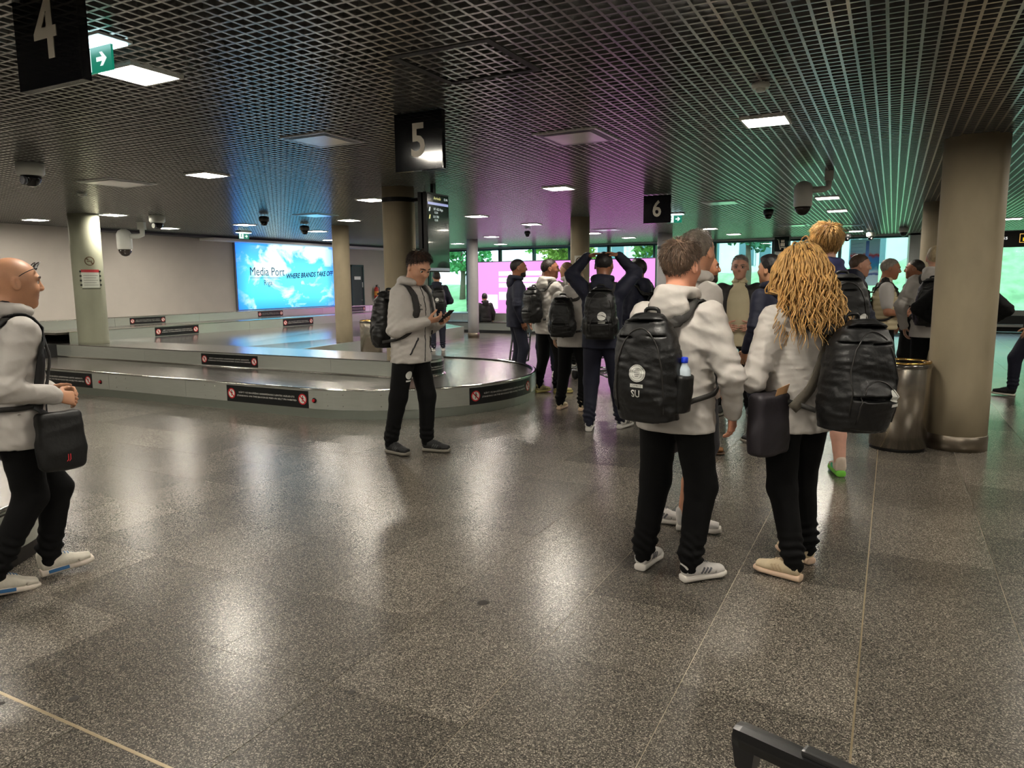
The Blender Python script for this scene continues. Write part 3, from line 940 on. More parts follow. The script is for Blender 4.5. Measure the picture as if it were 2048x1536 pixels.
# ------------------------------------------------------------------ lit screens
def cloud_screen():
    m = bpy.data.materials.new('cloud_advert')
    nt, N, L, b = nodes_of(m)
    tc = N.new('ShaderNodeTexCoord')
    mp = N.new('ShaderNodeMapping'); mp.inputs['Scale'].default_value = (1.0, 1.0, 1.5); mp.inputs['Location'].default_value = (0, 1.9, 0.35)
    L.new(tc.outputs['Object'], mp.inputs['Vector'])
    nz = N.new('ShaderNodeTexNoise'); nz.inputs['Scale'].default_value = 1.05; nz.inputs['Detail'].default_value = 7; nz.inputs['Roughness'].default_value = 0.55; nz.inputs['Distortion'].default_value = 0.4
    L.new(mp.outputs[0], nz.inputs['Vector'])
    sep = N.new('ShaderNodeSeparateXYZ'); L.new(tc.outputs['Object'], sep.inputs[0])
    g = N.new('ShaderNodeMapRange'); g.inputs['From Min'].default_value = -0.85; g.inputs['From Max'].default_value = 0.85; g.inputs['To Min'].default_value = -0.07; g.inputs['To Max'].default_value = 0.05
    L.new(sep.outputs['Z'], g.inputs['Value'])
    ad = N.new('ShaderNodeMath'); ad.operation = 'ADD'; L.new(nz.outputs['Fac'], ad.inputs[0]); L.new(g.outputs[0], ad.inputs[1])
    r = N.new('ShaderNodeValToRGB'); e = r.color_ramp.elements
    e[0].position = 0.50; e[0].color = (0, 0, 0, 1); e[1].position = 0.60; e[1].color = (1, 1, 1, 1)
    L.new(ad.outputs[0], r.inputs['Fac'])
    sky = N.new('ShaderNodeValToRGB'); e = sky.color_ramp.elements
    e[0].position = 0.0; e[0].color = col4((38, 150, 246)); e[1].position = 1.0; e[1].color = col4((44, 136, 250))
    q = e.new(0.28); q.color = col4((70, 214, 250))
    q = e.new(0.62); q.color = col4((76, 200, 246))
    z = N.new('ShaderNodeMapRange'); z.inputs['From Min'].default_value = -0.86; z.inputs['From Max'].default_value = 0.86
    L.new(sep.outputs['Z'], z.inputs['Value']); L.new(z.outputs[0], sky.inputs['Fac'])
    mx = N.new('ShaderNodeMix'); mx.data_type = 'RGBA'
    L.new(r.outputs['Color'], mx.inputs['Factor']); L.new(sky.outputs['Color'], mx.inputs['A']); mx.inputs['B'].default_value = col4((206, 244, 250))
    # deeper blue towards the border of the picture
    ab = N.new('ShaderNodeMath'); ab.operation = 'ABSOLUTE'; L.new(sep.outputs['Y'], ab.inputs[0])
    ed = N.new('ShaderNodeMapRange'); ed.inputs['From Min'].default_value = 1.35; ed.inputs['From Max'].default_value = 1.84; ed.inputs['To Min'].default_value = 0; ed.inputs['To Max'].default_value = 0.75
    L.new(ab.outputs[0], ed.inputs['Value'])
    m2 = N.new('ShaderNodeMix'); m2.data_type = 'RGBA'
    L.new(ed.outputs[0], m2.inputs['Factor']); L.new(mx.outputs['Result'], m2.inputs['A']); m2.inputs['B'].default_value = col4((30, 100, 250))
    L.new(m2.outputs['Result'], b.inputs['Emission Color'])
    b.inputs['Emission Strength'].default_value = 1.5
    b.inputs['Base Color'].default_value = (0.02, 0.02, 0.02, 1)
    b.inputs['Roughness'].default_value = 0.2
    return m


ms = empty('advertising_screen', (-14.93, 15.25, 1.745), label='large lit blue sky and cloud advertising screen on the left wall', cat='screen')
MB().box(-0.06, 0.0, -1.86, 1.86, -0.88, 0.88).build('casing', M('screen_casing', (120, 124, 130), .4, .5), ms)
MB().box(0.0, 0.012, -1.83, 1.83, -0.855, 0.855).build('lit_face', cloud_screen(), ms)
INK = M('advert_ink', (22, 74, 110), 0.5)
INK2 = M('advert_ink_dark', (8, 34, 74), 0.6)
for body, sz, yy, zz, mt, xs_, rot in (('Media Port', 0.315, -0.80, 0.12, INK, .88, 0), ('Riga', 0.20, -0.80, -0.17, INK, .9, 0), ('WHERE BRANDS TAKE OFF', 0.19, 0.83, 0.05, INK2, .82, 3)):
    me = text_mesh(body, sz, 0.001, xscale=xs_, bold=.005 if rot else 0.0)
    if rot:
        for v in me.vertices: v.co.x += 0.25 * v.co.y
    o = link('lettering', me, mt, ms)
    place(o, (0.0145, yy, zz), (0, math.cos(R(rot)), math.sin(R(rot))), (0, -math.sin(R(rot)), math.cos(R(rot))), (1, 0, 0))
MB().box(0.0135, 0.0155, -1.42, -0.36, -0.045, -0.032).build('rule_line', INK, ms)


def pink_screen():
    m = bpy.data.materials.new('pink_advert')
    nt, N, L, b = nodes_of(m)
    b.inputs['Base Color'].default_value = (0.02, 0.02, 0.02, 1)
    b.inputs['Emission Color'].default_value = col4((238, 142, 232))
    b.inputs['Emission Strength'].default_value = 1.22
    b.inputs['Roughness'].default_value = 0.2
    return m


ps = empty('pink_screen', (-9.2, 21.0, 0.54), label='wide lit pink screen with white text blocks in front of the far windows', cat='screen')
MB().box(-3.04, 3.04, 0.0, 0.10, -0.03, 1.68).build('casing', M('screen_casing2', (90, 92, 96), .4, .5), ps)
MB().box(-3.0, 3.0, -0.012, 0.0, 0.0, 1.65).build('lit_face', pink_screen(), ps)
for zz, x0, x1 in ((1.28, -2.2, -0.4), (1.08, -2.2, -0.45), (0.90, -2.2, -0.5), (0.62, -2.2, -0.9), (0.50, -2.2, -0.8)):
    MB().box(x0, x1, -0.016, -0.012, zz - 0.07, zz + 0.07).build('text_block', EM('pink_text', (255, 236, 255), 1.25), ps)
MB().box(-2.75, -2.25, -0.016, -0.012, 0.14, 0.60).build('white_square', EM('pink_text', (255, 236, 255), 1.25), ps)
MB().box(0.6, 1.5, -0.016, -0.012, 1.10, 1.14).build('text_line', EM('pink_text', (255, 236, 255), 1.25), ps)

# flight display hung from the column
mo = empty('flight_display', (-5.0, 7.66, 1.66), label='tall dark flight information display hung beside the concrete column', cat='screen')
SCR = M('display_glass', (16, 26, 28), 0.14, 0.0, coat=.3)
KM = M('black_metal', (14, 14, 15), 0.45, 0.4)
MB().box(-0.05, 0.0, -0.25, 0.25, 0.0, 0.95, bev=0.006).build('casing', KM, mo)
MB().box(0.0, 0.004, -0.235, 0.235, 0.03, 0.93).build('screen', SCR, mo)
MB().box(0.004, 0.006, -0.235, 0.235, 0.015, 0.05).build('label_strip', M('label_strip', (180, 190, 210), .4), mo)
MB().box(0.004, 0.006, -0.225, 0.225, 0.805, 0.835).build('header_bar', EM('display_lilac', (150, 158, 206), .8), mo)
for body, y, z, sz, mt in (('Arrivals', -0.02, 0.885, .05, EM('display_yellow', (214, 208, 130), .8)), ('12:46', 0.17, 0.885, .04, EM('display_white', (206, 216, 214), .8)), ('BT 652 Larnaca', 0.0, 0.755, .042, MATS['display_white']), ('12:20', -0.05, 0.715, .036, MATS['display_white']), ('LO 781', -0.05, 0.665, .042, MATS['display_white']), ('12:35', -0.05, 0.625, .036, MATS['display_white'])):
    if 'Larnaca' in body: body = 'BT 652 Riga'
    o = link('lettering', text_mesh(body, sz, 0.0005, res=1), mt, mo)
    place(o, (0.0065, y, z), (0, 1, 0), (0, 0, 1), (1, 0, 0))
for z, mt in ((0.75, 'display_white'), (0.66, 'display_yellow')):
    MB().prism([(-.02, -.025), (.005, -.025), (.02, .025), (-.005, .025)], (0.0055, -0.19, z), (0, 1, 0), (0, 0, 1), (1, 0, 0), 0.001).build('airline_mark', MATS[mt], mo)
MB().box(-0.13, -0.08, -0.24, 0.24, 0.28, 0.95).build('rear_display', KM, mo)
MB().box(-0.085, -0.045, -0.03, 0.03, 0.3, ZC + 0.1 - 1.66).build('mast', KM, mo)
MB().tube([(-0.62 + 0.2, 0.04, 0.90), (-0.06, 0.0, 0.90)], 0.022, 10).build('bracket_arm', KM, mo)
MB().lathe([(0.212, 0.875), (0.212, 0.93)], (-0.62, 0.04, 0), 40, cap=False).build('column_clamp', KM, mo)
MB().tube([(-0.2, 0.0, 1.06), (-0.19, 0, 1.0), (-0.14, 0.0, 0.95), (-0.09, 0, 0.93)], 0.005, 6).build('cable', M('grey_cable', (170, 170, 160), .5), mo)

# wayfinding sign at the right edge
wy = empty('wayfinding_sign', (2.2, 16.0, 2.08), label='long black wayfinding sign with a yellow baggage symbol at the right edge', cat='sign')
MB().box(-0.95, 1.5, -0.03, 0.03, 0.0, 0.285, bev=0.004).build('panel', M('black_sign_face', (6, 6, 6), .3), wy)
o = link('lettering', text_mesh('riss', 0.105, 0.001, 'RIGHT', res=2), EM('sign_text_lit', (232, 232, 228), 1.0), wy)
place(o, (-0.40, -0.032, 0.17), (1, 0, 0), (0, 0, 1), (0, -1, 0))
YE = EM('sign_yellow_lit', (240, 196, 30), 1.0)
YF = EM('sign_frame_lit', (232, 180, 90), 0.9)
yb = MB()
for a0, a1, b0, b1 in ((-.22, .02, .075, .085), (-.22, .02, .225, .235), (-.225, -.215, .075, .235), (.015, .025, .075, .235)):
    yb.box(a0, a1, -0.034, -0.03, b0, b1)
yb.build('symbol_frame', YF, wy)
yb = MB().box(-.175, -.025, -0.034, -0.03, .105, .165, bev=0.002)
yb.tube([(-.13, -0.032, .165), (-.13, -0.032, .19), (-.07, -0.032, .19), (-.07, -0.032, .165)], 0.006, 6)
yb.build('baggage_symbol', YE, wy)
for sx in (-0.6, 1.2): MB().tube([(sx, 0, .285), (sx, 0, ZC + 0.1 - 2.08)], 0.01).build('hanger_rod', KM, wy)
# trolley sign on the far pale column
ts = empty('trolley_sign', (-2.745, 21.24, 2.31), label='square black sign with a white luggage trolley symbol on the far column', cat='sign')
MB().box(-0.19, 0.19, -0.02, 0.02, 0, 0.39, bev=.003).build('panel', BLACK_P, ts)
tw = MB()
tw.tube([(-.12, -.024, .32), (-.08, -.024, .30), (-.05, -.024, .10), (.11, -.024, .10)], .012, 6).box(-.03, .08, -.026, -.02, .13, .22).box(-.02, .07, -.026, -.02, .235, .30)
tw.lathe([(.022, 0), (.022, .004)], (0, 0, 0), 12)
for i in range(24): tw.v[-1 - i] = (-.03 + tw.v[-1 - i][0], -.022 - tw.v[-1 - i][2], .065 + tw.v[-1 - i][1])
tw.lathe([(.022, 0), (.022, .004)], (0, 0, 0), 12)
for i in range(24): tw.v[-1 - i] = (.08 + tw.v[-1 - i][0], -.022 - tw.v[-1 - i][2], .065 + tw.v[-1 - i][1])
tw.build('trolley_symbol', NUM_W, ts)

# stickers on the columns
STK = M('sticker_dark', (86, 66, 40), 0.5)


def curved(me, cx, cy, r, ang, z, out=0.003):
    """bend a flat mesh around a column: x along the circumference, y up"""
    for v in me.vertices:
        a = ang + v.co.x / r
        rr = r + out + v.co.z
        v.co = Vector((cx + rr * math.cos(a), cy + rr * math.sin(a), z + v.co.y))
    me.update()
    return me


def prohibition(cx, cy, r, ang, z, rad, lab, white=False):
    p = empty('no_smoking_sticker', (cx, cy, 0), label=lab, cat='sticker')
    if white:
        m = MB()
        for i in range(8):
            a = -rad * 1.25 + i * rad * 2.5 / 8
            m.add([(a, -rad * 1.6, 0), (a + rad * 2.5 / 8, -rad * 1.6, 0), (a + rad * 2.5 / 8, rad * 1.3, 0), (a, rad * 1.3, 0)], [(0, 1, 2, 3)])
        link('backing', curved(m.mesh(), 0, 0, r, ang, z, 0.002), M('sticker_white', (196, 196, 186), .5), p)
    g = MB()
    a_, b_ = circle2(rad, 28), circle2(rad * .80, 28)
    g.add([(x, y, .001) for x, y in a_] + [(x, y, .001) for x, y in b_], [(i, (i + 1) % 28, 28 + (i + 1) % 28, 28 + i) for i in range(28)])
    w = rad * .1
    g.add([(-.6 * rad - w, .6 * rad - w, .001), (-.6 * rad + w, .6 * rad + w, .001), (.6 * rad + w, -.6 * rad + w, .001), (.6 * rad - w, -.6 * rad - w, .001)], [(0, 3, 2, 1)])
    link('ring', curved(g.mesh(), 0, 0, r, ang, z), STK, p)
    g = MB().add([(-.5 * rad, -.12 * rad, .0015), (.5 * rad, -.12 * rad, .0015), (.5 * rad, .08 * rad, .0015), (-.5 * rad, .08 * rad, .0015)], [(0, 1, 2, 3)])
    link('cigarette', curved(g.mesh(), 0, 0, r, ang, z), STK, p)


ang5 = math.atan2(-7.74, 12.15)
prohibition(-12.15, 7.74, 0.235, ang5 + 0.15, 1.94, 0.075, 'round no smoking sticker on the grey notice column')
prohibition(-5.26, 12.90, 0.18, math.atan2(-12.9, 5.26) + 0.0, 1.90, 0.085, 'white no smoking sticker on the concrete column behind the group', True)
nb = empty('notice_board', (-12.15, 7.74, 0), label='white notice sheet with a red header on the grey column', cat='notice')


def bent_sheet(x0, x1, z0, z1, out, nm, mt, par):
    m = MB()
    for i in range(10):
        a, b2 = x0 + (x1 - x0) * i / 10, x0 + (x1 - x0) * (i + 1) / 10
        m.add([(a, z0, 0), (b2, z0, 0), (b2, z1, 0), (a, z1, 0)], [(0, 1, 2, 3)])
    link(nm, curved(m.mesh(), 0, 0, 0.235, ang5 + 0.15, 0, out), mt, par)


bent_sheet(-.14, .14, 1.50, 1.80, .003, 'sheet', M('notice_white', (206, 210, 198), .5), nb)
bent_sheet(-.14, .14, 1.755, 1.80, .004, 'red_header', M('notice_red', (170, 44, 48), .5), nb)
for k in range(5): bent_sheet(-.11, .11 - .03 * (k % 2), 1.70 - .04 * k, 1.707 - .04 * k, .004, 'text_line', M('notice_grey', (120, 124, 118), .5), nb)
bent_sheet(-.14, .14, 1.475, 1.495, .006, 'shelf_edge', M('notice_edge', (96, 100, 84), .5), nb)
clips = MB()
for k in range(4):
    for sgn in (-1, 1):
        a = ang5 + 0.15 + sgn * 0.15 / 0.235
        clips.box(.238 * math.cos(a) - .012, .238 * math.cos(a) + .012, .238 * math.sin(a) - .012, .238 * math.sin(a) + .012, 1.53 + .075 * k, 1.56 + .075 * k)
tag(clips.build('clip_row', M('clip_dark', (36, 40, 34), .5), nb), kind='stuff')


# ------------------------------------------------------------------ litter bins, extinguisher, wall box
def litter_bin(x, y, r, hgt, lab):
    p = empty('litter_bin', (x, y, 0), label=lab, cat='bin')
    st = M('bin_steel', (184, 176, 164), 0.26, 1.0, var=.10, scale=5, stretch=(9, 9, .06))
    MB().lathe([(r * .96, 0.0), (r * .96, 0.03)], n=48).build('base', KM, p)
    MB().lathe([(r, 0.03), (r, hgt * .93), (r * .985, hgt * .94)], n=56).build('body', st, p)
    MB().lathe([(r * 1.03, hgt * .93), (r * 1.05, hgt * .945), (r * 1.05, hgt * .965), (r * 1.02, hgt * .98), (r * .78, hgt * .975), (r * .70, hgt * .90)], n=56, cap=False).build('rim', M('bin_rim', (140, 136, 130), .18, 1.0), p)
    MB().lathe([(r * .72, hgt * .90), (r * .70, hgt * .902)], n=40).build('opening', M('bin_dark', (18, 18, 17), .7), p)
    MB().lathe([(r * .99, hgt * .982), (r * 1.0, hgt * 1.0), (r * .93, hgt * 1.0), (r * .92, hgt * .982)], n=56, cap=False).build('bag_ring', M('bin_brass_ring', (206, 168, 96), .25, 1.0), p)
    return p


litter_bin(0.115, 7.36, 0.235, 0.80, 'tall steel litter bin beside the thick concrete column')
litter_bin(-9.35, 11.75, 0.22, 0.80, 'steel litter bin beside the slim column left of the phone man')
fe = empty('fire_extinguisher', (-14.88, 19.05, 1.05), label='red fire extinguisher hung on the pale wall behind the phone man', cat='extinguisher')
MB().lathe([(.06, 0), (.075, .02), (.075, .30), (.05, .36), (.025, .38)], n=24).build('tank', M('extinguisher_red', (176, 30, 24), .3), fe)
MB().lathe([(.0757, .10), (.0757, .24)], n=24, cap=False).build('label_band', M('extinguisher_label', (214, 140, 50), .4), fe)
MB().lathe([(.02, .38), (.02, .42)], n=14).box(-.01, .07, -.012, .012, .42, .44).build('valve', KM, fe)
MB().tube([(0.02, 0, .40), (.09, 0.03, .36), (.09, 0.04, .15)], .01, 8).build('hose', KM, fe)
wbx = empty('wall_box', (-14.99, 18.5, 1.42), label='small white switch box on the wall right of the dark door', cat='box')
MB().box(0, .03, -.05, .05, 0, .16, bev=.004).build('cover', M('switch_white', (220, 222, 220), .4), wbx)
MB().box(.03, .036, -.03, .03, .03, .13).build('rocker', M('switch_grey', (150, 156, 156), .4), wbx)


# ------------------------------------------------------------------ luggage trolleys
TRM = M('trolley_steel', (168, 170, 172), 0.25, 1.0)
TRB = M('trolley_handle_blue', (24, 70, 190), 0.4)
TRG = M('trolley_grey_board', (126, 138, 140), 0.45)


def trolley(x, y, rz, lab, blue=False, group=None):
    p = empty('luggage_trolley', (x, y, 0), rz, label=lab, cat='trolley', group=group)
    fr = MB()
    fr.tube([(-.30, .45, .18), (-.26, -.42, .22), (.26, -.42, .22), (.30, .45, .18)], .016, 8, closed=True)
    for k in range(4): fr.tube([(-.29 + .01 * k, .3 - .22 * k, .19), (.29 - .01 * k, .3 - .22 * k, .19)], .010, 6)
    fr.build('base_frame', TRM, p)
    up = MB()
    for sx in (-1, 1): up.tube([(sx * .26, -.42, .22), (sx * .25, -.47, .6), (sx * .25, -.50, 1.0)], .016, 8)
    for z in (.42, .62, .80): up.tube([(-.25, -.455 - .04 * z, z), (.25, -.455 - .04 * z, z)], .010, 6)
    up.build('back_frame', TRM, p)
    MB().box(-.25, .25, -.51, -.47, .70, .92, bev=.01).build('basket_board', TRG, p)
    MB().tube([(-.27, -.50, .98), (-.2, -.55, 1.02), (.2, -.55, 1.02), (.27, -.50, .98)], .02, 10).build('handle_bar', TRB if blue else TRG, p)
    for (wx_, wy_) in ((-.22, -.36), (.22, -.36), (0, .36)):
        wv = MB()
        wv.lathe([(.02, -.018), (.075, -.016), (.08, 0), (.075, .016), (.02, .018)], n=20)
        w_ = wv.build('wheel', KM, p)
        w_.location = (wx_, wy_, .08)
        w_.rotation_euler = (0, R(90), 0)
        MB().tube([(0, 0, 0), (-.06, .0, 0), (-.13, .0, 0)], .014, 6).build('fork', TRM, w_)
    return p


trolley(-5.85, 10.75, R(80), 'grey luggage trolley behind the carousel end, left of the group')
trolley(-4.05, 10.35, R(60), 'steel luggage trolley partly hidden behind the standing group')
trolley(-3.35, 9.85, R(30), 'steel luggage trolley seen between the legs of the short haired person')
trolley(-2.45, 9.9, R(200), 'luggage trolley with small wheels behind the man with raised hands')
for k in range(5):
    trolley(-12.9 + 0.42 * k, 21.4, R(180), 'blue handled luggage trolley in the row by the far windows', True, 'parked trolleys by the far windows')

# ------------------------------------------------------------------ suitcase in the foreground (only its handle reaches into the picture)
su = empty('suitcase', (-0.06, 0.70, 0), R(-16.6), label='black telescopic suitcase handle in the bottom right foreground', cat='suitcase')
HB = M('handle_black_plastic', (22, 22, 23), 0.32)
HB2 = M('handle_grip', (46, 46, 46), 0.28)
ha = Vector((-0.098, 0.102, 1.0))
MB().box(-.20, .20, -.18, .08, .06, .62, bev=.05).build('shell', M('suitcase_shell', (30, 30, 34), .4), su)
for sx in (-.095, .085):
    MB().box(sx - .009, sx + .009, .097, .112, .40, .955).build('tube', KM, su)
gr = MB()
gr.box(-.112, .107, .091, .117, .974, .999, bev=.011)
gr.prism([(-.105, .0), (-.085, .0), (-.082, .026), (-.110, .030)], (0, .093, .950), (1, 0, 0), (0, 0, 1), (0, 1, 0), .022)
gr.prism([(.072, .026), (.074, .0), (.096, .0), (.105, .030)], (0, .093, .950), (1, 0, 0), (0, 0, 1), (0, 1, 0), .022)
gr.build('handle', HB, su)
MB().box(-.030, .03, .096, .112, .998, 1.005, bev=.0035).build('release_button', HB2, su)
for sx in (-.16, .16):
    for sy in (-.13, .03):
        w_ = MB().lathe([(.01, -.012), (.028, -.01), (.03, 0), (.028, .01), (.01, .012)], n=16).build('wheel', KM, su)
        w_.location = (sx, sy, .03); w_.rotation_euler = (0, R(90), 0)

# ------------------------------------------------------------------ outside things
bd = empty('pale_building', (-9, 50, 1.6), label='pale concrete building above the grass bank seen through the glazing', cat='building')
MB().box(-11, 13, 0, 8, 0.0, 6.5).build('wall', M('pale_concrete', (226, 232, 232), .8, var=.06, scale=1.2), bd)
MB().box(-11.3, 13.3, -0.8, 0, 3.6, 4.2).build('canopy', M('canopy_pale', (224, 232, 230), .7), bd)
for k in range(7):
    w_ = MB().box(-10 + k * 3.3, -8 + k * 3.3, -.04, .0, .9, 2.6).build('window', M('building_window', (84, 118, 124), .2), bd)
    MB().box(-9.05 + k * 3.3, -8.95 + k * 3.3, -.07, -.04, .9, 2.6).build('window_bar', FRAME_L, w_)
for k in range(9):
    MB().box(-11 + k * 3.0, -10.8 + k * 3.0, -.15, 0, 0, 3.6).build('pier', MATS['pale_concrete'], bd)


def leaf_mesh(seed, rx, ry, rz, n, sz):
    g = np.random.default_rng(seed)
    a = g.normal(size=(n, 3)); a /= np.linalg.norm(a, axis=1)[:, None]
    lob = 0.78 + 0.22 * np.sin(a[:, 0] * 5 + seed) * np.cos(a[:, 2] * 6 + seed) + 0.12 * np.sin(a[:, 1] * 9)
    c = a * (lob * g.uniform(.55, 1, n) ** .4)[:, None] * np.array([rx, ry, rz])
    u = g.normal(size=(n, 3)); u /= np.linalg.norm(u, axis=1)[:, None]
    w = np.cross(u, g.normal(size=(n, 3))); w /= np.linalg.norm(w, axis=1)[:, None]
    s = sz * g.uniform(.6, 1.3, n)[:, None]
    v = np.stack([c - u * s, c + w * s * .5, c + u * s, c - w * s * .5], 1).reshape(-1, 3)
    me = bpy.data.meshes.new('foliage')
    me.from_pydata(v.tolist(), [], [(4 * i, 4 * i + 1, 4 * i + 2, 4 * i + 3) for i in range(n)])
    return me


BARK = M('tree_bark', (96, 84, 66), .9, var=.2)
trees = [(-14.9, 33, 2.9, 2.0, (132, 176, 74), 'yellow green tree outside the glazing left of the pink screen'),
         (-12.6, 29.6, 2.9, 1.5, (150, 178, 70), 'pale green tree above the left half of the pink screen'),
         (-9.0, 31, 3.0, 1.7, (104, 150, 66), 'green tree above the middle of the pink screen'),
         (-5.3, 31, 3.2, 1.6, (56, 112, 78), 'dark green tree above the right end of the pink screen'),
         (-18.9, 31, 2.6, 1.9, (88, 160, 92), 'green tree seen through the glass beside the display'),
         (6.6, 46, 4.6, 2.0, (70, 110, 80), 'bare looking tree at the top of the stairs outside')]
for i, (x, y, zc, r, c, lab) in enumerate(trees):
    p = empty('tree', (x, y, lawn_h(x, y) - .1), label=lab, cat='tree')
    MB().tube([(0, 0, 0), (.05, .02, 1.2), (-.05, 0, zc)], [.16, .12, .06], 10).build('trunk', BARK, p)
    me = leaf_mesh(i + 3, r, r, r * .8, 2600, .14)
    o = link('foliage', me, M('leaf_green_%d' % i, c, .8, var=.35, scale=1.7), p)
    o.location = (0, 0, zc)
st = empty('outdoor_stairs', (1.5, 31.0, 0.2), R(-14), label='outdoor stairs with pale handrails climbing the grass bank', cat='stairs')
for k in range(13):
    MB().box(-1.0, 1.0, .42 * k, .42 * k + .44, .16 * k - .3, .16 * k + .16).build('step', M('stair_concrete', (96, 120, 112), .8), st)
for sx in (-1.0, 1.0):
    MB().tube([(sx, 0, 1.05), (sx, 5.4, 3.15)], .035, 8).build('handrail', FRAME_L, st)
    for k in range(5):
        MB().tube([(sx, 1.3 * k, .1 + .5 * k), (sx, 1.3 * k, 1.05 + .505 * k)], .025, 6).build('baluster', FRAME_L, st)
po = empty('window_poster', (-0.72, 22.17, 1.36), label='colourful advertising poster standing at the far window', cat='poster')


def poster_mat():
    m = bpy.data.materials.new('poster_print')
    nt, N, L, b = nodes_of(m)
    tc = N.new('ShaderNodeTexCoord')
    sep = N.new('ShaderNodeSeparateXYZ'); L.new(tc.outputs['Object'], sep.inputs[0])
    nz = N.new('ShaderNodeTexNoise'); nz.inputs['Scale'].default_value = 6; nz.inputs['Detail'].default_value = 4
    L.new(tc.outputs['Object'], nz.inputs['Vector'])
    ad = N.new('ShaderNodeMath'); ad.operation = 'MULTIPLY_ADD'; ad.inputs[1].default_value = .22
    L.new(nz.outputs['Fac'], ad.inputs[0]); L.new(sep.outputs['Z'], ad.inputs[2])
    r = N.new('ShaderNodeValToRGB'); e = r.color_ramp.elements
    e[0].position = 0.0; e[0].color = col4((226, 240, 246)); e[1].position = 1; e[1].color = col4((206, 228, 238))
    for pos, c in ((.26, (214, 226, 238)), (.30, (52, 92, 170)), (.36, (214, 226, 238)), (.45, (60, 170, 206)), (.62, (74, 150, 214)), (.68, (196, 70, 80)), (.74, (170, 206, 226))):
        q = e.new(pos); q.color = col4(c)
    mr = N.new('ShaderNodeMapRange'); mr.inputs['From Max'].default_value = 1.35
    L.new(ad.outputs[0], mr.inputs['Value']); L.new(mr.outputs[0], r.inputs['Fac'])
    L.new(r.outputs['Color'], b.inputs['Base Color'])
    b.inputs['Roughness'].default_value = .5
    # thin printed film: daylight from outside shines through it
    tl = N.new('ShaderNodeBsdfTranslucent'); L.new(r.outputs['Color'], tl.inputs[0])
    mx = N.new('ShaderNodeMixShader'); mx.inputs[0].default_value = .6
    L.new(b.outputs[0], mx.inputs[1]); L.new(tl.outputs[0], mx.inputs[2])
    L.new(mx.outputs[0], N['Material Output'].inputs['Surface'])
    return m


MB().box(-.36, .36, -.002, .002, 0, 1.25).build('board', poster_mat(), po)
MB().box(.02, .10, -.004, -.002, .78, 1.2).build('blue_tower', M('poster_blue', (40, 110, 190), .5), po)
lt = MB()
for k in range(6): lt.tube([(-.33, -.005, .66 + .09 * k), (-.05, -.005, .60 + .11 * k)], .004, 5)
for sx in (-.3, .3): MB().tube([(sx, 0, 1.25), (sx, 0, ZC - 1.36 + .02)], .004, 6).build('hanging_wire', KM, po)
lt.build('lattice_lines', M('poster_line', (120, 160, 200), .5), po)
bs = empty('yellow_sign', (3.35, 34.0, lawn_h(3.35, 34)), label='small yellow sign on the grass outside the right window', cat='sign')
MB().box(-.02, .02, -.02, .02, 0, .5).build('post', KM, bs)
MB().box(-.22, .22, -.03, -.02, .35, .72).build('plate', M('sign_yellow', (236, 200, 30), .5), bs)
# ------------------------------------------------------------------ implicit surfaces -> one continuous mesh (people, clothes, bags, shoes)
F = np.float32


def A(*v):
    return np.array(v, dtype=F)


def smin(a, b, k):
    if k <= 0: return np.minimum(a, b)
    h = np.clip(0.5 + 0.5 * (b - a) / k, 0, 1)
    return b + (a - b) * h - k * h * (1 - h)


def unit(v):
    v = np.asarray(v, dtype=F)
    return v / max(1e-9, float(np.linalg.norm(v)))


def rotm(yaw=0, pitch=0, roll=0):
    """pitch about x (positive looks up), yaw about z (positive to the left), roll about y"""
    return np.array(Matrix.Rotation(yaw, 3, 'Z') @ Matrix.Rotation(pitch, 3, 'X') @ Matrix.Rotation(roll, 3, 'Y'), dtype=F)


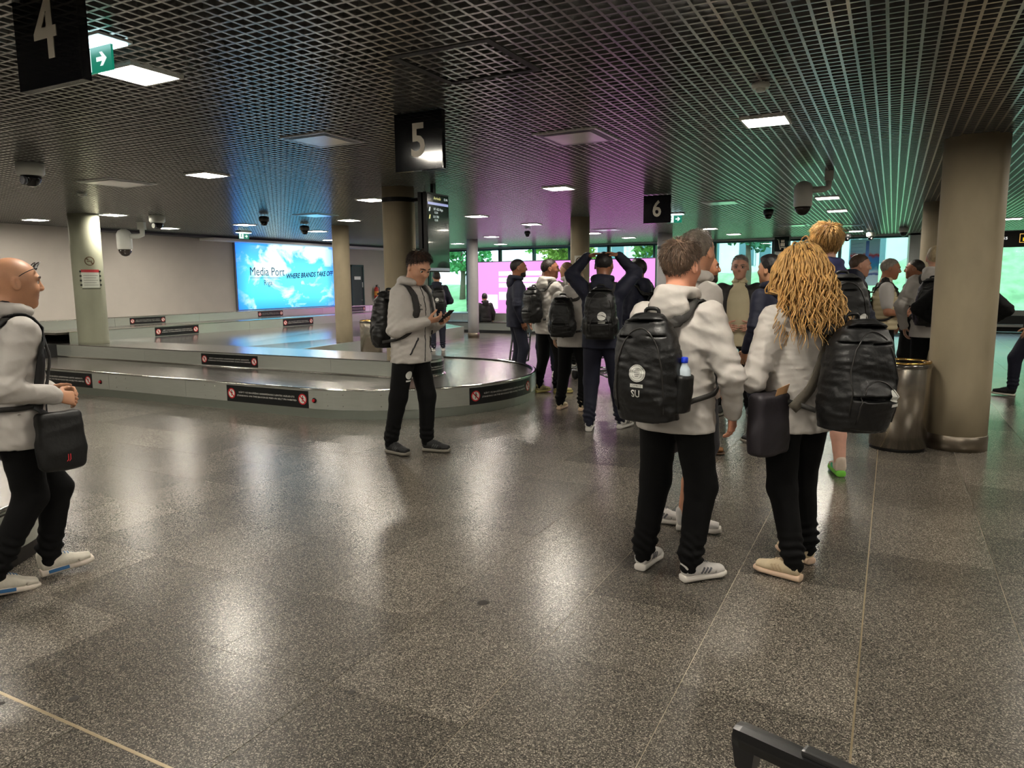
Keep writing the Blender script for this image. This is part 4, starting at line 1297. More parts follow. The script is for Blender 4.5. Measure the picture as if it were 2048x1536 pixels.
class S:
    """list of smooth unions / cuts evaluated at points"""

    def __init__(self):
        self.ops = []
        self.lo = np.array([9e9] * 3); self.hi = -self.lo

    def _grow(self, pts, r):
        for p in pts:
            self.lo = np.minimum(self.lo, np.asarray(p) - r); self.hi = np.maximum(self.hi, np.asarray(p) + r)

    def cone(self, a, b, ra, rb, k=0.02, flat=None, op='u'):
        a, b = np.asarray(a, F), np.asarray(b, F)
        if op == 'u': self._grow((a, b), max(ra, rb))

        def fn(P):
            ba = b - a
            q = P - a
            h = np.clip((q @ ba) / max(1e-9, float(ba @ ba)), 0, 1)
            r = q - h[:, None] * ba
            if flat is not None:
                ax, fac = flat
                c = r @ ax
                r = r + np.outer(c * (1 / fac - 1), ax)
            return (np.sqrt((r * r).sum(1)) - (ra + (rb - ra) * h)) * (flat[1] ** 0.5 if flat else 1)
        self.ops.append((op, k, fn)); return self

    def ell(self, c, r, k=0.02, rot=None, op='u'):
        c, r = np.asarray(c, F), np.asarray(r, F)
        if op == 'u': self._grow((c,), float(r.max()))

        def fn(P):
            q = P - c
            if rot is not None: q = q @ rot
            q1 = q / r
            k0 = np.sqrt((q1 * q1).sum(1)) + 1e-6
            q2 = q1 / r
            k1 = np.sqrt((q2 * q2).sum(1)) + 1e-6
            return k0 * (k0 - 1) / k1
        self.ops.append((op, k, fn)); return self

    def box(self, c, h, rad=0.01, k=0.02, rot=None, op='u'):
        c, h = np.asarray(c, F), np.asarray(h, F)
        if op == 'u': self._grow((c,), float(np.linalg.norm(h)))

        def fn(P):
            q = P - c
            if rot is not None: q = q @ rot
            d = np.abs(q) - (h - rad)
            return np.sqrt((np.maximum(d, 0) ** 2).sum(1)) + np.minimum(d.max(1), 0) - rad
        self.ops.append((op, k, fn)); return self

    def loft(self, pts, dims, side=(1, 0, 0), k=0.03, ex=2.0, op='u'):
        """elliptical (or boxier, ex>2) tube through pts with half sizes (a along side, b across)"""
        pts = [np.asarray(p, F) for p in pts]
        side = unit(side)
        if op == 'u': self._grow(pts, max(max(d) for d in dims))
        segs = []
        for i in range(len(pts) - 1):
            ax = unit(pts[i + 1] - pts[i])
            u = unit(side - ax * float(side @ ax))
            v = np.cross(ax, u)
            segs.append((pts[i], pts[i + 1], u, v, dims[i], dims[i + 1], ax))

        def fn(P):
            d = None
            for (a, b, u, v, d0, d1, ax) in segs:
                L = float(np.linalg.norm(b - a))
                q = P - a
                s = (q @ ax)
                h = np.clip(s / L, 0, 1)
                hs = h * h * (3 - 2 * h) * 0.5 + h * 0.5
                over = np.maximum(np.maximum(-s, s - L), 0)
                x = (q @ u) / (d0[0] + (d1[0] - d0[0]) * hs)
                y = (q @ v) / (d0[1] + (d1[1] - d0[1]) * hs)
                m = np.minimum(d0[0] + (d1[0] - d0[0]) * hs, d0[1] + (d1[1] - d0[1]) * hs)
                e = (np.abs(x) ** ex + np.abs(y) ** ex) ** (1 / ex)
                dd = (e - 1) * m
                dd = np.where(over > 0, np.sqrt(np.maximum(dd, 0) ** 2 + over ** 2) + np.minimum(dd, 0) * 0.0, dd)
                d = dd if d is None else np.minimum(d, dd)
            return d
        self.ops.append((op, k, fn)); return self

    def plane(self, n, p, k=0.004):
        """keep the side the normal points away from"""
        n, p = unit(n), np.asarray(p, F)
        self.ops.append(('i', k, lambda P: (P - p) @ n)); return self

    def disp(self, fn):
        self.ops.append(('d', 0, fn)); return self

    def __call__(self, P):
        P = np.asarray(P, F)
        d = None
        for op, k, fn in self.ops:
            e = fn(P)
            if d is None: d = e
            elif op == 'u': d = smin(d, e, k)
            elif op == 's': d = -smin(-d, e, k)
            elif op == 'i': d = -smin(-d, -e, k)
            else: d = d + e
        return d

    def grad(self, P, h=0.003):
        P = np.asarray(P, F)
        g = np.stack([self(P + A(h, 0, 0)) - self(P - A(h, 0, 0)), self(P + A(0, h, 0)) - self(P - A(0, h, 0)), self(P + A(0, 0, h)) - self(P - A(0, 0, h))], 1)
        return g / np.maximum(1e-9, np.linalg.norm(g, axis=1))[:, None]

    def snap(self, pts, off=0.006, it=5):
        P = np.asarray(pts, F).copy()
        for _ in range(it):
            P = P - (self(P) - off)[:, None] * self.grad(P) * 0.9
        return P


def wrinkle(amp, seed=0, f=1.0):
    g = np.random.default_rng(seed)
    ks = [g.normal(size=3) * A(24, 24, 44) * f for _ in range(4)]
    ws = [g.normal(size=3) * 9 * f for _ in range(4)]
    ph = g.uniform(0, 6.28, 8)

    def fn(P):
        o = 0
        for i in range(4):
            w = np.sin(P @ ws[i].astype(F) + ph[i])
            o = o + np.abs(np.sin(P @ ks[i].astype(F) * 0.5 + 1.6 * w + ph[i + 4])) * (0.6 + 0.4 * w)
        return (o - 1.2) * amp * 0.5
    return fn


def surf(s, h, pad=0.015, lo=None, hi=None):
    """naive surface nets"""
    lo = np.asarray(s.lo if lo is None else lo, float) - pad
    hi = np.asarray(s.hi if hi is None else hi, float) + pad
    n = np.ceil((hi - lo) / h).astype(int) + 1
    ax = [lo[i] + h * np.arange(n[i]) for i in range(3)]
    # coarse pass: only evaluate near the surface
    st = 4
    nc = [int(math.ceil((n[i] - 1) / st)) for i in range(3)]
    V = np.full(n, 1.0, F)
    cc = [lo[i] + h * (np.arange(nc[i]) * st + st / 2) for i in range(3)]
    C = np.stack(np.meshgrid(*cc, indexing='ij'), -1).reshape(-1, 3).astype(F)
    D = s(C).reshape(nc)
    act = np.abs(D) < h * st * 1.35 + 0.012
    sgn = np.where(D < 0, -1.0, 1.0).astype(F)
    big = np.repeat(np.repeat(np.repeat(sgn, st, 0), st, 1), st, 2)
    m = [min(n[i], big.shape[i]) for i in range(3)]
    V[:m[0], :m[1], :m[2]] = big[:m[0], :m[1], :m[2]]
    need = np.zeros(n, bool)
    ia, ib, ic = np.nonzero(act)
    for dx in range(st + 1):
        for dy in range(st + 1):
            for dz in range(st + 1):
                need[np.minimum(ia * st + dx, n[0] - 1), np.minimum(ib * st + dy, n[1] - 1), np.minimum(ic * st + dz, n[2] - 1)] = True
    jx, jy, jz = np.nonzero(need)
    P = np.stack([ax[0][jx], ax[1][jy], ax[2][jz]], 1).astype(F)
    V[jx, jy, jz] = s(P)
    ins = V < 0
    c = ins[:-1, :-1, :-1]
    cnt = np.zeros(c.shape, np.int8)
    for a in (0, 1):
        for b in (0, 1):
            for d in (0, 1):
                cnt += ins[a:n[0] - 1 + a, b:n[1] - 1 + b, d:n[2] - 1 + d]
    cx, cy, cz = np.nonzero((cnt > 0) & (cnt < 8))
    idx = np.full(c.shape, -1, np.int64)
    idx[cx, cy, cz] = np.arange(len(cx))
    acc = np.zeros((len(cx), 3)); num = np.zeros(len(cx))
    corners = [(a, b, d) for a in (0, 1) for b in (0, 1) for d in (0, 1)]
    cv = {q: V[cx + q[0], cy + q[1], cz + q[2]] for q in corners}
    for q in corners:
        for axx in range(3):
            if q[axx] == 0:
                q2 = list(q); q2[axx] = 1; q2 = tuple(q2)
                v0, v1 = cv[q], cv[q2]
                mk = (v0 < 0) != (v1 < 0)
                t = np.where(mk, v0 / np.where(mk, v0 - v1, 1), 0)
                pt = np.array(q, float)[None, :].repeat(len(cx), 0)
                pt[:, axx] += t
                acc[mk] += pt[mk]; num[mk] += 1
    vt = acc / np.maximum(num, 1)[:, None]
    vt = lo + h * (vt + np.stack([cx, cy, cz], 1))
    quads = []
    for axx in range(3):
        a0 = ins
        sl0 = [slice(None)] * 3; sl1 = [slice(None)] * 3
        sl0[axx] = slice(0, -1); sl1[axx] = slice(1, None)
        ch = a0[tuple(sl0)] != a0[tuple(sl1)]
        ex, ey, ez = np.nonzero(ch)
        e = [ex, ey, ez]
        o1, o2 = [(1, 2), (2, 0), (0, 1)][axx]
        ok = (e[o1] > 0) & (e[o2] > 0) & (e[o1] < n[o1] - 1) & (e[o2] < n[o2] - 1)
        e = [q[ok] for q in e]
        flip = ins[e[0], e[1], e[2]]

        def g(d1, d2):
            w = [q.copy() for q in e]
            w[o1] = w[o1] - d1; w[o2] = w[o2] - d2
            return idx[w[0], w[1], w[2]]
        q = np.stack([g(0, 0), g(1, 0), g(1, 1), g(0, 1)], 1)
        q[~flip] = q[~flip][:, ::-1]
        quads.append(q)
    quads = np.concatenate(quads)
    quads = quads[(quads >= 0).all(1)]
    return vt, quads[:, ::1]


def np_mesh(parts, name='m', mats=None, mat_fn=None):
    """parts: list of (verts, quads[, material index])"""
    vs_, fs_, ms_ = [], [], []
    off = 0
    for p in parts:
        vs_.append(p[0]); fs_.append(p[1] + off); off += len(p[0])
        ms_.append(np.full(len(p[1]), p[2] if len(p) > 2 else 0, np.int32))
    v = np.concatenate(vs_); f = np.concatenate(fs_); mi = np.concatenate(ms_)
    me = bpy.data.meshes.new(name)
    me.vertices.add(len(v))
    me.vertices.foreach_set('co', v.astype(np.float32).ravel())
    me.loops.add(f.size)
    me.loops.foreach_set('vertex_index', f.astype(np.int32).ravel())
    me.polygons.add(len(f))
    me.polygons.foreach_set('loop_start', np.arange(0, f.size, 4, dtype=np.int32))
    if mat_fn is not None:
        mi = mat_fn(v[f].mean(1)).astype(np.int32)
    me.polygons.foreach_set('material_index', mi)
    me.polygons.foreach_set('use_smooth', np.ones(len(f), bool))
    me.update(calc_edges=True)
    if mats:
        for q in mats: me.materials.append(q)
    return me


def surf_obj(name, s, h, mat, parent, mat_fn=None, shift=None, lo=None, hi=None):
    v, q = surf(s, h, lo=lo, hi=hi)
    if shift is not None: v = v - np.asarray(shift)
    return link(name, np_mesh([(v, q)], name, mat if isinstance(mat, (list, tuple)) else [mat], mat_fn), None, parent)


def ribbon(pts, nrm, width, thick=0.006):
    """band following pts, lying flat against a surface with normals nrm"""
    pts = np.asarray(pts, float); nrm = np.asarray(nrm, float)
    n = len(pts)
    t = np.gradient(pts, axis=0)
    t /= np.maximum(1e-9, np.linalg.norm(t, axis=1))[:, None]
    w = np.cross(t, nrm); w /= np.maximum(1e-9, np.linalg.norm(w, axis=1))[:, None]
    nn = np.cross(w, t)
    W = np.asarray(width) if np.ndim(width) else np.full(n, width)
    v = []
    for k in range(n):
        for sw, sn in ((-1, -.5), (-.92, .5), (.92, .5), (1, -.5)):
            v.append(pts[k] + w[k] * W[k] / 2 * sw + nn[k] * thick * sn)
    f = []
    for k in range(n - 1):
        for i in range(4):
            j = (i + 1) % 4
            f.append((k * 4 + i, k * 4 + j, k * 4 + 4 + j, k * 4 + 4 + i))
    f += [(3, 2, 1, 0), tuple((n - 1) * 4 + i for i in range(4))]
    return v, f


def spline(pts, n=30):
    """Catmull-Rom through control points"""
    P = [np.asarray(p, float) for p in pts]
    P = [2 * P[0] - P[1]] + P + [2 * P[-1] - P[-2]]
    out = []
    m = len(P) - 3
    for i in range(n):
        x = i / (n - 1) * m
        k = min(int(x), m - 1); t = x - k
        a, b, c, d = P[k:k + 4]
        out.append(0.5 * ((2 * b) + (-a + c) * t + (2 * a - 5 * b + 4 * c - d) * t ** 2 + (-a + 3 * b - 3 * c + d) * t ** 3))
    return np.array(out)
# ------------------------------------------------------------------ people: materials
CLOTH = {
    'shell': M('jacket_pale_grey', (182, 177, 171), 0.66, var=.03, scale=14, bump=.10, bscale=34),
    'shell_w': M('jacket_off_white', (206, 199, 184), 0.62, var=.03, scale=14, bump=.10, bscale=34),
    'navy': M('jacket_navy', (14, 18, 40), 0.75, var=.08, scale=12, bump=.14, bscale=30),
    'black': M('cloth_black', (5, 5, 6), 0.9, var=.1, scale=12, bump=.16, bscale=26, spec=.25),
    'navy_t': M('trousers_navy', (12, 15, 36), 0.78, var=.1, scale=12, bump=.16, bscale=26),
    'charcoal': M('jacket_charcoal', (34, 31, 31), 0.7, var=.1, scale=12, bump=.2, bscale=26),
    'cream': M('shirt_cream', (196, 184, 152), 0.7, var=.03, scale=12, bump=.12, bscale=22),
    'vest': M('vest_cream', (214, 200, 164), 0.55, var=.03, scale=12, bump=.12, bscale=22),
    'tee': M('shirt_white', (200, 196, 192), 0.75, bump=.1, bscale=22),
    'shorts': M('shorts_grey', (60, 60, 66), 0.75, bump=.15, bscale=22),
    'hoodie': M('hoodie_blue', (50, 54, 100), 0.75, var=.06, bump=.15, bscale=30),
}
ZIP = M('zip_black', (12, 12, 13), 0.4)
SEAM = M('seam_grey', (120, 114, 106), 0.6)


def skin(c):
    nm = 'skin_%d_%d_%d' % c
    if nm in MATS: return MATS[nm]
    m = M(nm, c, 0.48, var=.06, scale=22, bump=.04, bscale=60)
    b = m.node_tree.nodes['Principled BSDF']
    b.inputs['Subsurface Weight'].default_value = 0.06
    b.inputs['Subsurface Radius'].default_value = (0.012, 0.005, 0.003)
    return m


def hair_m(c, streak=.3):
    return M('hair_%d_%d_%d' % c, c, 0.5, var=streak, scale=60, stretch=(1, 1, .18), bump=.5, bscale=90, spec=.4)


def head_parts(nb, hd, h, feats=True):
    """head in its own frame: y forward, z up, origin mid-skull; nb = neck base in that frame"""
    s = S()
    fem = hd.get('fem', 0)
    s.ell((0, -.012, .022), (.075, .096, .090), .02)
    s.ell((0, .018, .0), (.069, .078, .085), .03)
    s.ell((0, .034, -.058), (.054 - .004 * fem, .058, .062), .035)
    s.ell((0, .070, -.099), (.026, .020, .018), .03)
    for e in (-1, 1):
        s.ell((e * .040, .062, -.026), (.020, .020, .018), .025)
        s.cone((e * .012, .090, .028), (e * .048, .076, .026), .0075, .006, .016)
    s.cone((0, .090, .020), (0, .110, -.018), .0075, .0105, .010)
    s.ell((0, .106, -.026), (.0155, .011, .0095), .008)
    s.cone(nb, (0, -.022, -.045), .060 - .006 * fem, .053 - .005 * fem, .025)
    for e in (-1, 1):
        s.ell((e * .031, .094, .004), (.0155, .016, .010), .010, op='s')
    s.ell((0, .089, -.0575), (.021, .009, .0052), .005)
    s.ell((0, .088, -.068), (.018, .009, .0058), .005)
    s.ell((0, .100, -.0625), (.024, .007, .0012), .003, op='s')
    for e in (-1, 1):
        ro = rotm(e * -.35, .18, 0)
        s.ell((e * .078, -.010, -.008), (.0085, .019, .031), .006, rot=ro)
        s.ell((e * .0865, -.006, -.004), (.005, .011, .020), .004, rot=ro, op='s')
    lo = s.lo.copy(); hi = s.hi.copy()
    return s, surf(s, h)


def hair_parts(style, h, hd):
    """skull cap of hair; short styles get single strands on top of it"""
    if style == 'bald': return None
    s = S()
    t = {'buzz': .0035, 'crop': .0055, 'short': .0055, 'full': .012}.get(style, .006)
    s.ell((0, -.012, .024), (.0755 + t * .7, .097 + t, .091 + t), .02)
    if style in ('short', 'full'):
        s.ell((0, .014, .074 + t), (.056, .078, .040), .03)
    p0 = (0, .062 + hd.get('hairline', 0), .066)
    s.plane((0, .74, -.67), p0, .010)
    s.disp(wrinkle(.003 if style != 'buzz' else .001, 11 + int(hd.get('seed', 0)), 3.6))
    v, q = surf(s, h, lo=s.lo - .02, hi=s.hi + .02)
    return v, q, s


def strands(v, s, n, style, seed=1):
    """short hairs combed away from the crown"""
    g = np.random.default_rng(seed)
    P = v[g.integers(0, len(v), n)]
    N_ = s.grad(P.astype(F), .006)
    mb = MB()
    cr = np.array([.01, -.05, .12])
    for p, nn in zip(P, N_):
        if nn[2] < -.75: continue
        up = np.clip((p[2] - .0) / .10, 0, 1)
        L = (.012 + .026 * up) if style == 'short' else ((.008 + .010 * up) if style == 'crop' else (.030 + .030 * up))
        L *= g.uniform(.7, 1.25)
        t = p - cr
        t = t - nn * (t @ nn)
        t = t / (np.linalg.norm(t) + 1e-6)
        d = t * .9 + nn * (.42 if style != 'full' else .25) + g.normal(size=3) * (.22 if style != 'full' else .14)
        d = d / np.linalg.norm(d)
        q1 = p + d * L * .4
        d2 = d * .8 + t * .35 - nn * .10
        q2 = q1 + d2 / np.linalg.norm(d2) * L * .35
        q3 = q2 + (d2 * .8 - nn * .25 + np.array([0, 0, -.12])) * L * .3
        mb.tube([p - nn * .002, q1, q2, q3], [.0017, .0016, .0012, .0005], 3, cap=False)
    return mb


def curly_hair(seed, n=760):
    """long curly hair: base volume plus individual curls"""
    s = S()
    s.ell((0, -.018, .026), (.088, .106, .098), .02)
    s.ell((0, -.060, -.07), (.098, .070, .13), .06)
    s.ell((-.060, -.075, -.17), (.060, .050, .11), .05)
    s.ell((.060, -.075, -.17), (.060, .050, .11), .05)
    s.plane((0, .80, -.60), (0, .060, .072), .02)
    s.disp(wrinkle(.016, seed, 2.2))
    base = surf(s, .006, lo=s.lo - .03, hi=s.hi + .03)
    g = np.random.default_rng(seed)
    mb = MB()
    for k in range(n):
        a = g.uniform(0, 2 * math.pi); zz = g.uniform(-.75, 1.0)
        r = math.sqrt(max(0, 1 - zz * zz))
        d = np.array([math.cos(a) * r, math.sin(a) * r, zz])
        if d[1] > .50 and d[2] < .75: continue
        p = d * np.array([.086, .100, .096]) + np.array([0, -.016, .024])
        L = g.uniform(.26, .44) * (1.0 if zz > 0 else .78)
        m = 24
        pts = []
        vel = d * np.array([1, 1, .35]); vel = vel / np.linalg.norm(vel)
        fr = g.uniform(16, 30); ph = g.uniform(0, 6.28); amp = g.uniform(.006, .013)
        side = np.array([-d[1], d[0], 0]); side = side / (np.linalg.norm(side) + 1e-6)
        out = np.array([d[0], d[1] - .25, 0]); out = out / (np.linalg.norm(out) + 1e-6)
        q = p.copy()
        fl = g.uniform(.0, .16)
        for i in range(m):
            t = i / (m - 1)
            vel = vel * .66 + np.array([out[0] * fl * (.25 + .9 * t), out[1] * fl - .02, -.42]) * .8
            vel = vel / np.linalg.norm(vel)
            q = q + vel * L / m
            e = (q - np.array([0, -.012, .02])) / np.array([.087, .103, .098])
            ln = np.linalg.norm(e)
            if ln < 1: q = np.array([0, -.012, .02]) + e / ln * np.array([.087, .103, .098])
            if q[2] < -.10: q[1] = min(q[1], -.055 - .12 * max(0, -.10 - q[2]))
            aa = amp * min(1, t * 3)
            pts.append(q + side * aa * math.cos(fr * t + ph) + out * aa * math.sin(fr * t + ph))
        mb.tube(pts, [.0046 * (1 - .75 * (i / (m - 1)) ** 2) for i in range(m)], 4, cap=False)
    return base, mb


def hand_parts(w, d, n, side, curl, h, fore=None, thumb=0.0, spread=.0):
    """palm, four bent fingers of different lengths and a thumb; w wrist, d towards the knuckles, n the way the palm faces"""
    w = np.asarray(w, float); d = np.asarray(unit(d), float)
    n = np.asarray(n, float); n = n - d * (n @ d); n = n / np.linalg.norm(n)
    t = side * np.cross(d, n)
    s = S()
    s.loft([w - d * .03, w, w + d * .045, w + d * .090], [(.026, .021), (.027, .020), (.038, .0155), (.041, .0125)], side=t, k=.012)
    if fore is not None:
        s.cone(fore[0], w, fore[1], .026, .02)
    c = curl if isinstance(curl, (list, tuple)) else [curl] * 4
    for k, (off, ln, r) in enumerate(((.029, .070, .0088), (.0095, .079, .0090), (-.0100, .073, .0086), (-.0280, .056, .0078))):
        p = w + d * (.086 - .004 * abs(k - 1)) + t * off
        ang = 0.0
        dirv = unit(d + t * (off * 2.2 + spread * (1.5 - k)))
        for j, fr in enumerate((.46, .30, .24)):
            ang += c[k] * (.75, 1.05, .7)[j]
            dv = np.asarray(dirv, float) * math.cos(ang) + n * math.sin(ang)
            q = p + dv * ln * fr
            s.cone(p, q, r * (1 - .10 * j), r * (.93 - .10 * j), .004)
            p = q
    p = w + d * .022 + t * .026 + n * .006
    td = np.asarray(unit(d * .62 + t * (.74 - thumb) + n * (.28 + thumb * .6)), float)
    q = p + td * .044
    s.cone(p, q, .0130, .0112, .010)
    td2 = np.asarray(unit(td * .75 + d * .55 + n * (.1 + thumb * .5)), float)
    q2 = q + td2 * .030
    s.cone(q, q2, .0105, .0095, .004)
    s.cone(q2, q2 + np.asarray(unit(td2 + n * .15), float) * .022, .0095, .0075, .004)
    return surf(s, h)


SHOES = {}


def shoe_meshes(style):
    """(upper, sole, accent meshes) in a foot frame: y forward, ankle above the origin"""
    if style in SHOES: return SHOES[style]
    up_c, so_c, ac_c, th = {
        'white_grey': ((206, 202, 198), (214, 208, 200), (96, 96, 102), .036),
        'dark': ((30, 30, 30), (120, 114, 104), (70, 70, 70), .032),
        'cream': ((208, 190, 158), (214, 186, 160), (190, 168, 136), .034),
        'white_blue': ((206, 200, 186), (216, 204, 190), (36, 92, 140), .036),
        'white_green': ((206, 190, 174), (120, 200, 70), (70, 190, 140), .042),
        'yellow': ((196, 184, 130), (206, 190, 120), (150, 140, 96), .036),
        'white': ((206, 204, 198), (214, 210, 204), (40, 40, 44), .032),
        'black_white': ((16, 16, 17), (206, 200, 186), (30, 30, 30), .026),
        'brown': ((120, 82, 44), (70, 46, 26), (60, 40, 24), .024),
    }[style]
    s = S()
    z = th * .62
    s.loft([(0, -.062, z), (0, -.01, z), (0, .08, z * .92), (.004, .155, z * .98), (.004, .195, z * 1.22)], [(.034, th * .62), (.037, th * .60), (.040, th * .55), (.047, th * .55), (.036, th * .48)], k=.02, ex=2.6)
    s.plane((0, -.0, -1), (0, 0, .0005), .004)
    s.plane((0, 0, 1), (0, 0, th + .012), .010)
    sole = np_mesh([surf(s, .0052)], 'sole', [M('sole_' + style, so_c, .55)])
    u = S()
    u.loft([(0, -.052, .066), (0, .0, .066), (0, .06, .060), (.004, .12, .050), (.004, .182, .046)], [(.031, .042), (.035, .046), (.039, .040), (.043, .028), (.036, .019)], k=.03)
    u.cone((0, -.026, .075), (0, -.034, .118), .040, .036, .02)
    u.cone((0, .03, .085), (0, .09, .068), .020, .016, .02)
    u.plane((0, 0, -1), (0, 0, th * .8), .004)
    u.disp(wrinkle(.0018, 5, 2.5))
    upper = np_mesh([surf(u, .0055)], 'shoe', [M('upper_' + style, up_c, .7, var=.06, scale=30, bump=.2, bscale=120)])
    acc = MB()
    for sd in (-1, 1):
        for k in range(3):
            base = np.array([(sd * .05, .030 + .020 * k, .040), (sd * .05, .040 + .020 * k, .060), (sd * .05, .052 + .020 * k, .082)])
            if style == 'white_blue':
                base = np.array([(sd * .05, -.03 + .03 * k, .030), (sd * .05, -.01 + .03 * k, .030), (sd * .05, .01 + .03 * k, .031)])
                q = (lambda P: S.snap(s, P, .001))(base)
            else:
                q = u.snap(base, .001)
            pp = spline(q, 6)
            sd_s = s if style == 'white_blue' else u
            v, f = ribbon(pp, sd_s.grad(pp), .011 if style != 'white_blue' else .018, .002)
            acc.add(v, f)
    for k in range(4):
        ln = u.snap([(-.022, .035 + .017 * k, .11), (0, .037 + .017 * k, .12), (.022, .035 + .017 * k, .11)], .002)
        acc.tube(spline(ln, 7), .0022, 5)
    accm = acc.mesh('stripes', [M('accent_' + style, ac_c, .6)])
    SHOES[style] = (upper, sole, accm)
    return SHOES[style]


def decal_frame(s, p, up=(0, 0, 1), off=.004):
    q = s.snap([p], off)[0]
    n = s.grad([q], .012)[0]
    u = np.asarray(up, float); u = u - n * float(n @ u); u /= np.linalg.norm(u)
    x = np.cross(u, n)
    return q, x, u, n


def drape(me, s, fr, off=.004):
    """lay a flat mesh (x, y) onto surface s around frame fr"""
    q, x, u, n = fr
    P = np.array([q + x * v.co.x + u * v.co.y for v in me.vertices])
    Q = P.copy()
    for _ in range(3):
        d = s(Q.astype(F)) - off
        Q = Q - np.outer(d * .9, n)
    for v, p in zip(me.vertices, Q): v.co = Vector(p)
    me.update()
    return me


def disc_mesh(r0, r1, n=24, rings=3):
    m = MB()
    v, f = [], []
    for k in range(rings + 1):
        rr = r0 + (r1 - r0) * k / rings
        v += [(x, y, 0) for x, y in circle2(max(rr, 1e-4), n)]
    for k in range(rings):
        for i in range(n):
            j = (i + 1) % n
            f.append((k * n + i, k * n + j, (k + 1) * n + j, (k + 1) * n + i))
    return m.add(v, f)


CREST_W = M('crest_white', (206, 206, 200), .6)
CREST_G = M('crest_grey_line', (120, 122, 118), .6)


def crest(s, p, r, parent, shift=None, initials=None, detail=False, mir=False):
    """round white badge with a small name bar below it"""
    fr = decal_frame(s, p)
    m = disc_mesh(0, r, 24, 4).mesh('crest', [CREST_W])
    o = link('crest', drape(m, s, fr, .003), None, parent)
    if shift is not None: o.location = -Vector(shift)
    bar = MB()
    for i in range(6): bar.add([(-r * .8 + i * r * 1.6 / 6, -r * 1.62, 0), (-r * .8 + (i + 1) * r * 1.6 / 6, -r * 1.62, 0), (-r * .8 + (i + 1) * r * 1.6 / 6, -r * 1.22, 0), (-r * .8 + i * r * 1.6 / 6, -r * 1.22, 0)], [(0, 1, 2, 3)])
    b = link('name_bar', drape(bar.mesh('name_bar', [CREST_W]), s, fr, .003), None, o)
    if detail:
        for a, c in ((.86, .92), (.60, .64)):
            link('ring_line', drape(disc_mesh(r * a, r * c, 24, 1).mesh('ring', [CREST_G]), s, fr, .0036), None, o)
        st = MB()
        for k in range(5):
            w = r * (.42 - .1 * abs(k - 2))
            st.add([(-w, r * (-.42 + .21 * k), 0), (w, r * (-.38 + .21 * k), 0), (w, r * (-.30 + .21 * k), 0), (-w, r * (-.34 + .21 * k), 0)], [(0, 1, 2, 3)])
        link('emblem_lines', drape(st.mesh('lines', [CREST_G]), s, fr, .0036), None, o)
        tm = text_mesh('CYPRUS', r * .34, 0, res=1)
        for v in tm.vertices: v.co.y -= r * 1.42
        link('lettering', drape(tm, s, fr, .0036), ZIP, o)
    if initials:
        tm = text_mesh(initials, r * 1.15, 0, res=2, xscale=.8, bold=.0008)
        for v in tm.vertices: v.co.y -= r * 2.35
        link('initials', drape(tm, s, fr, .0085), CREST_W, o)
    return o


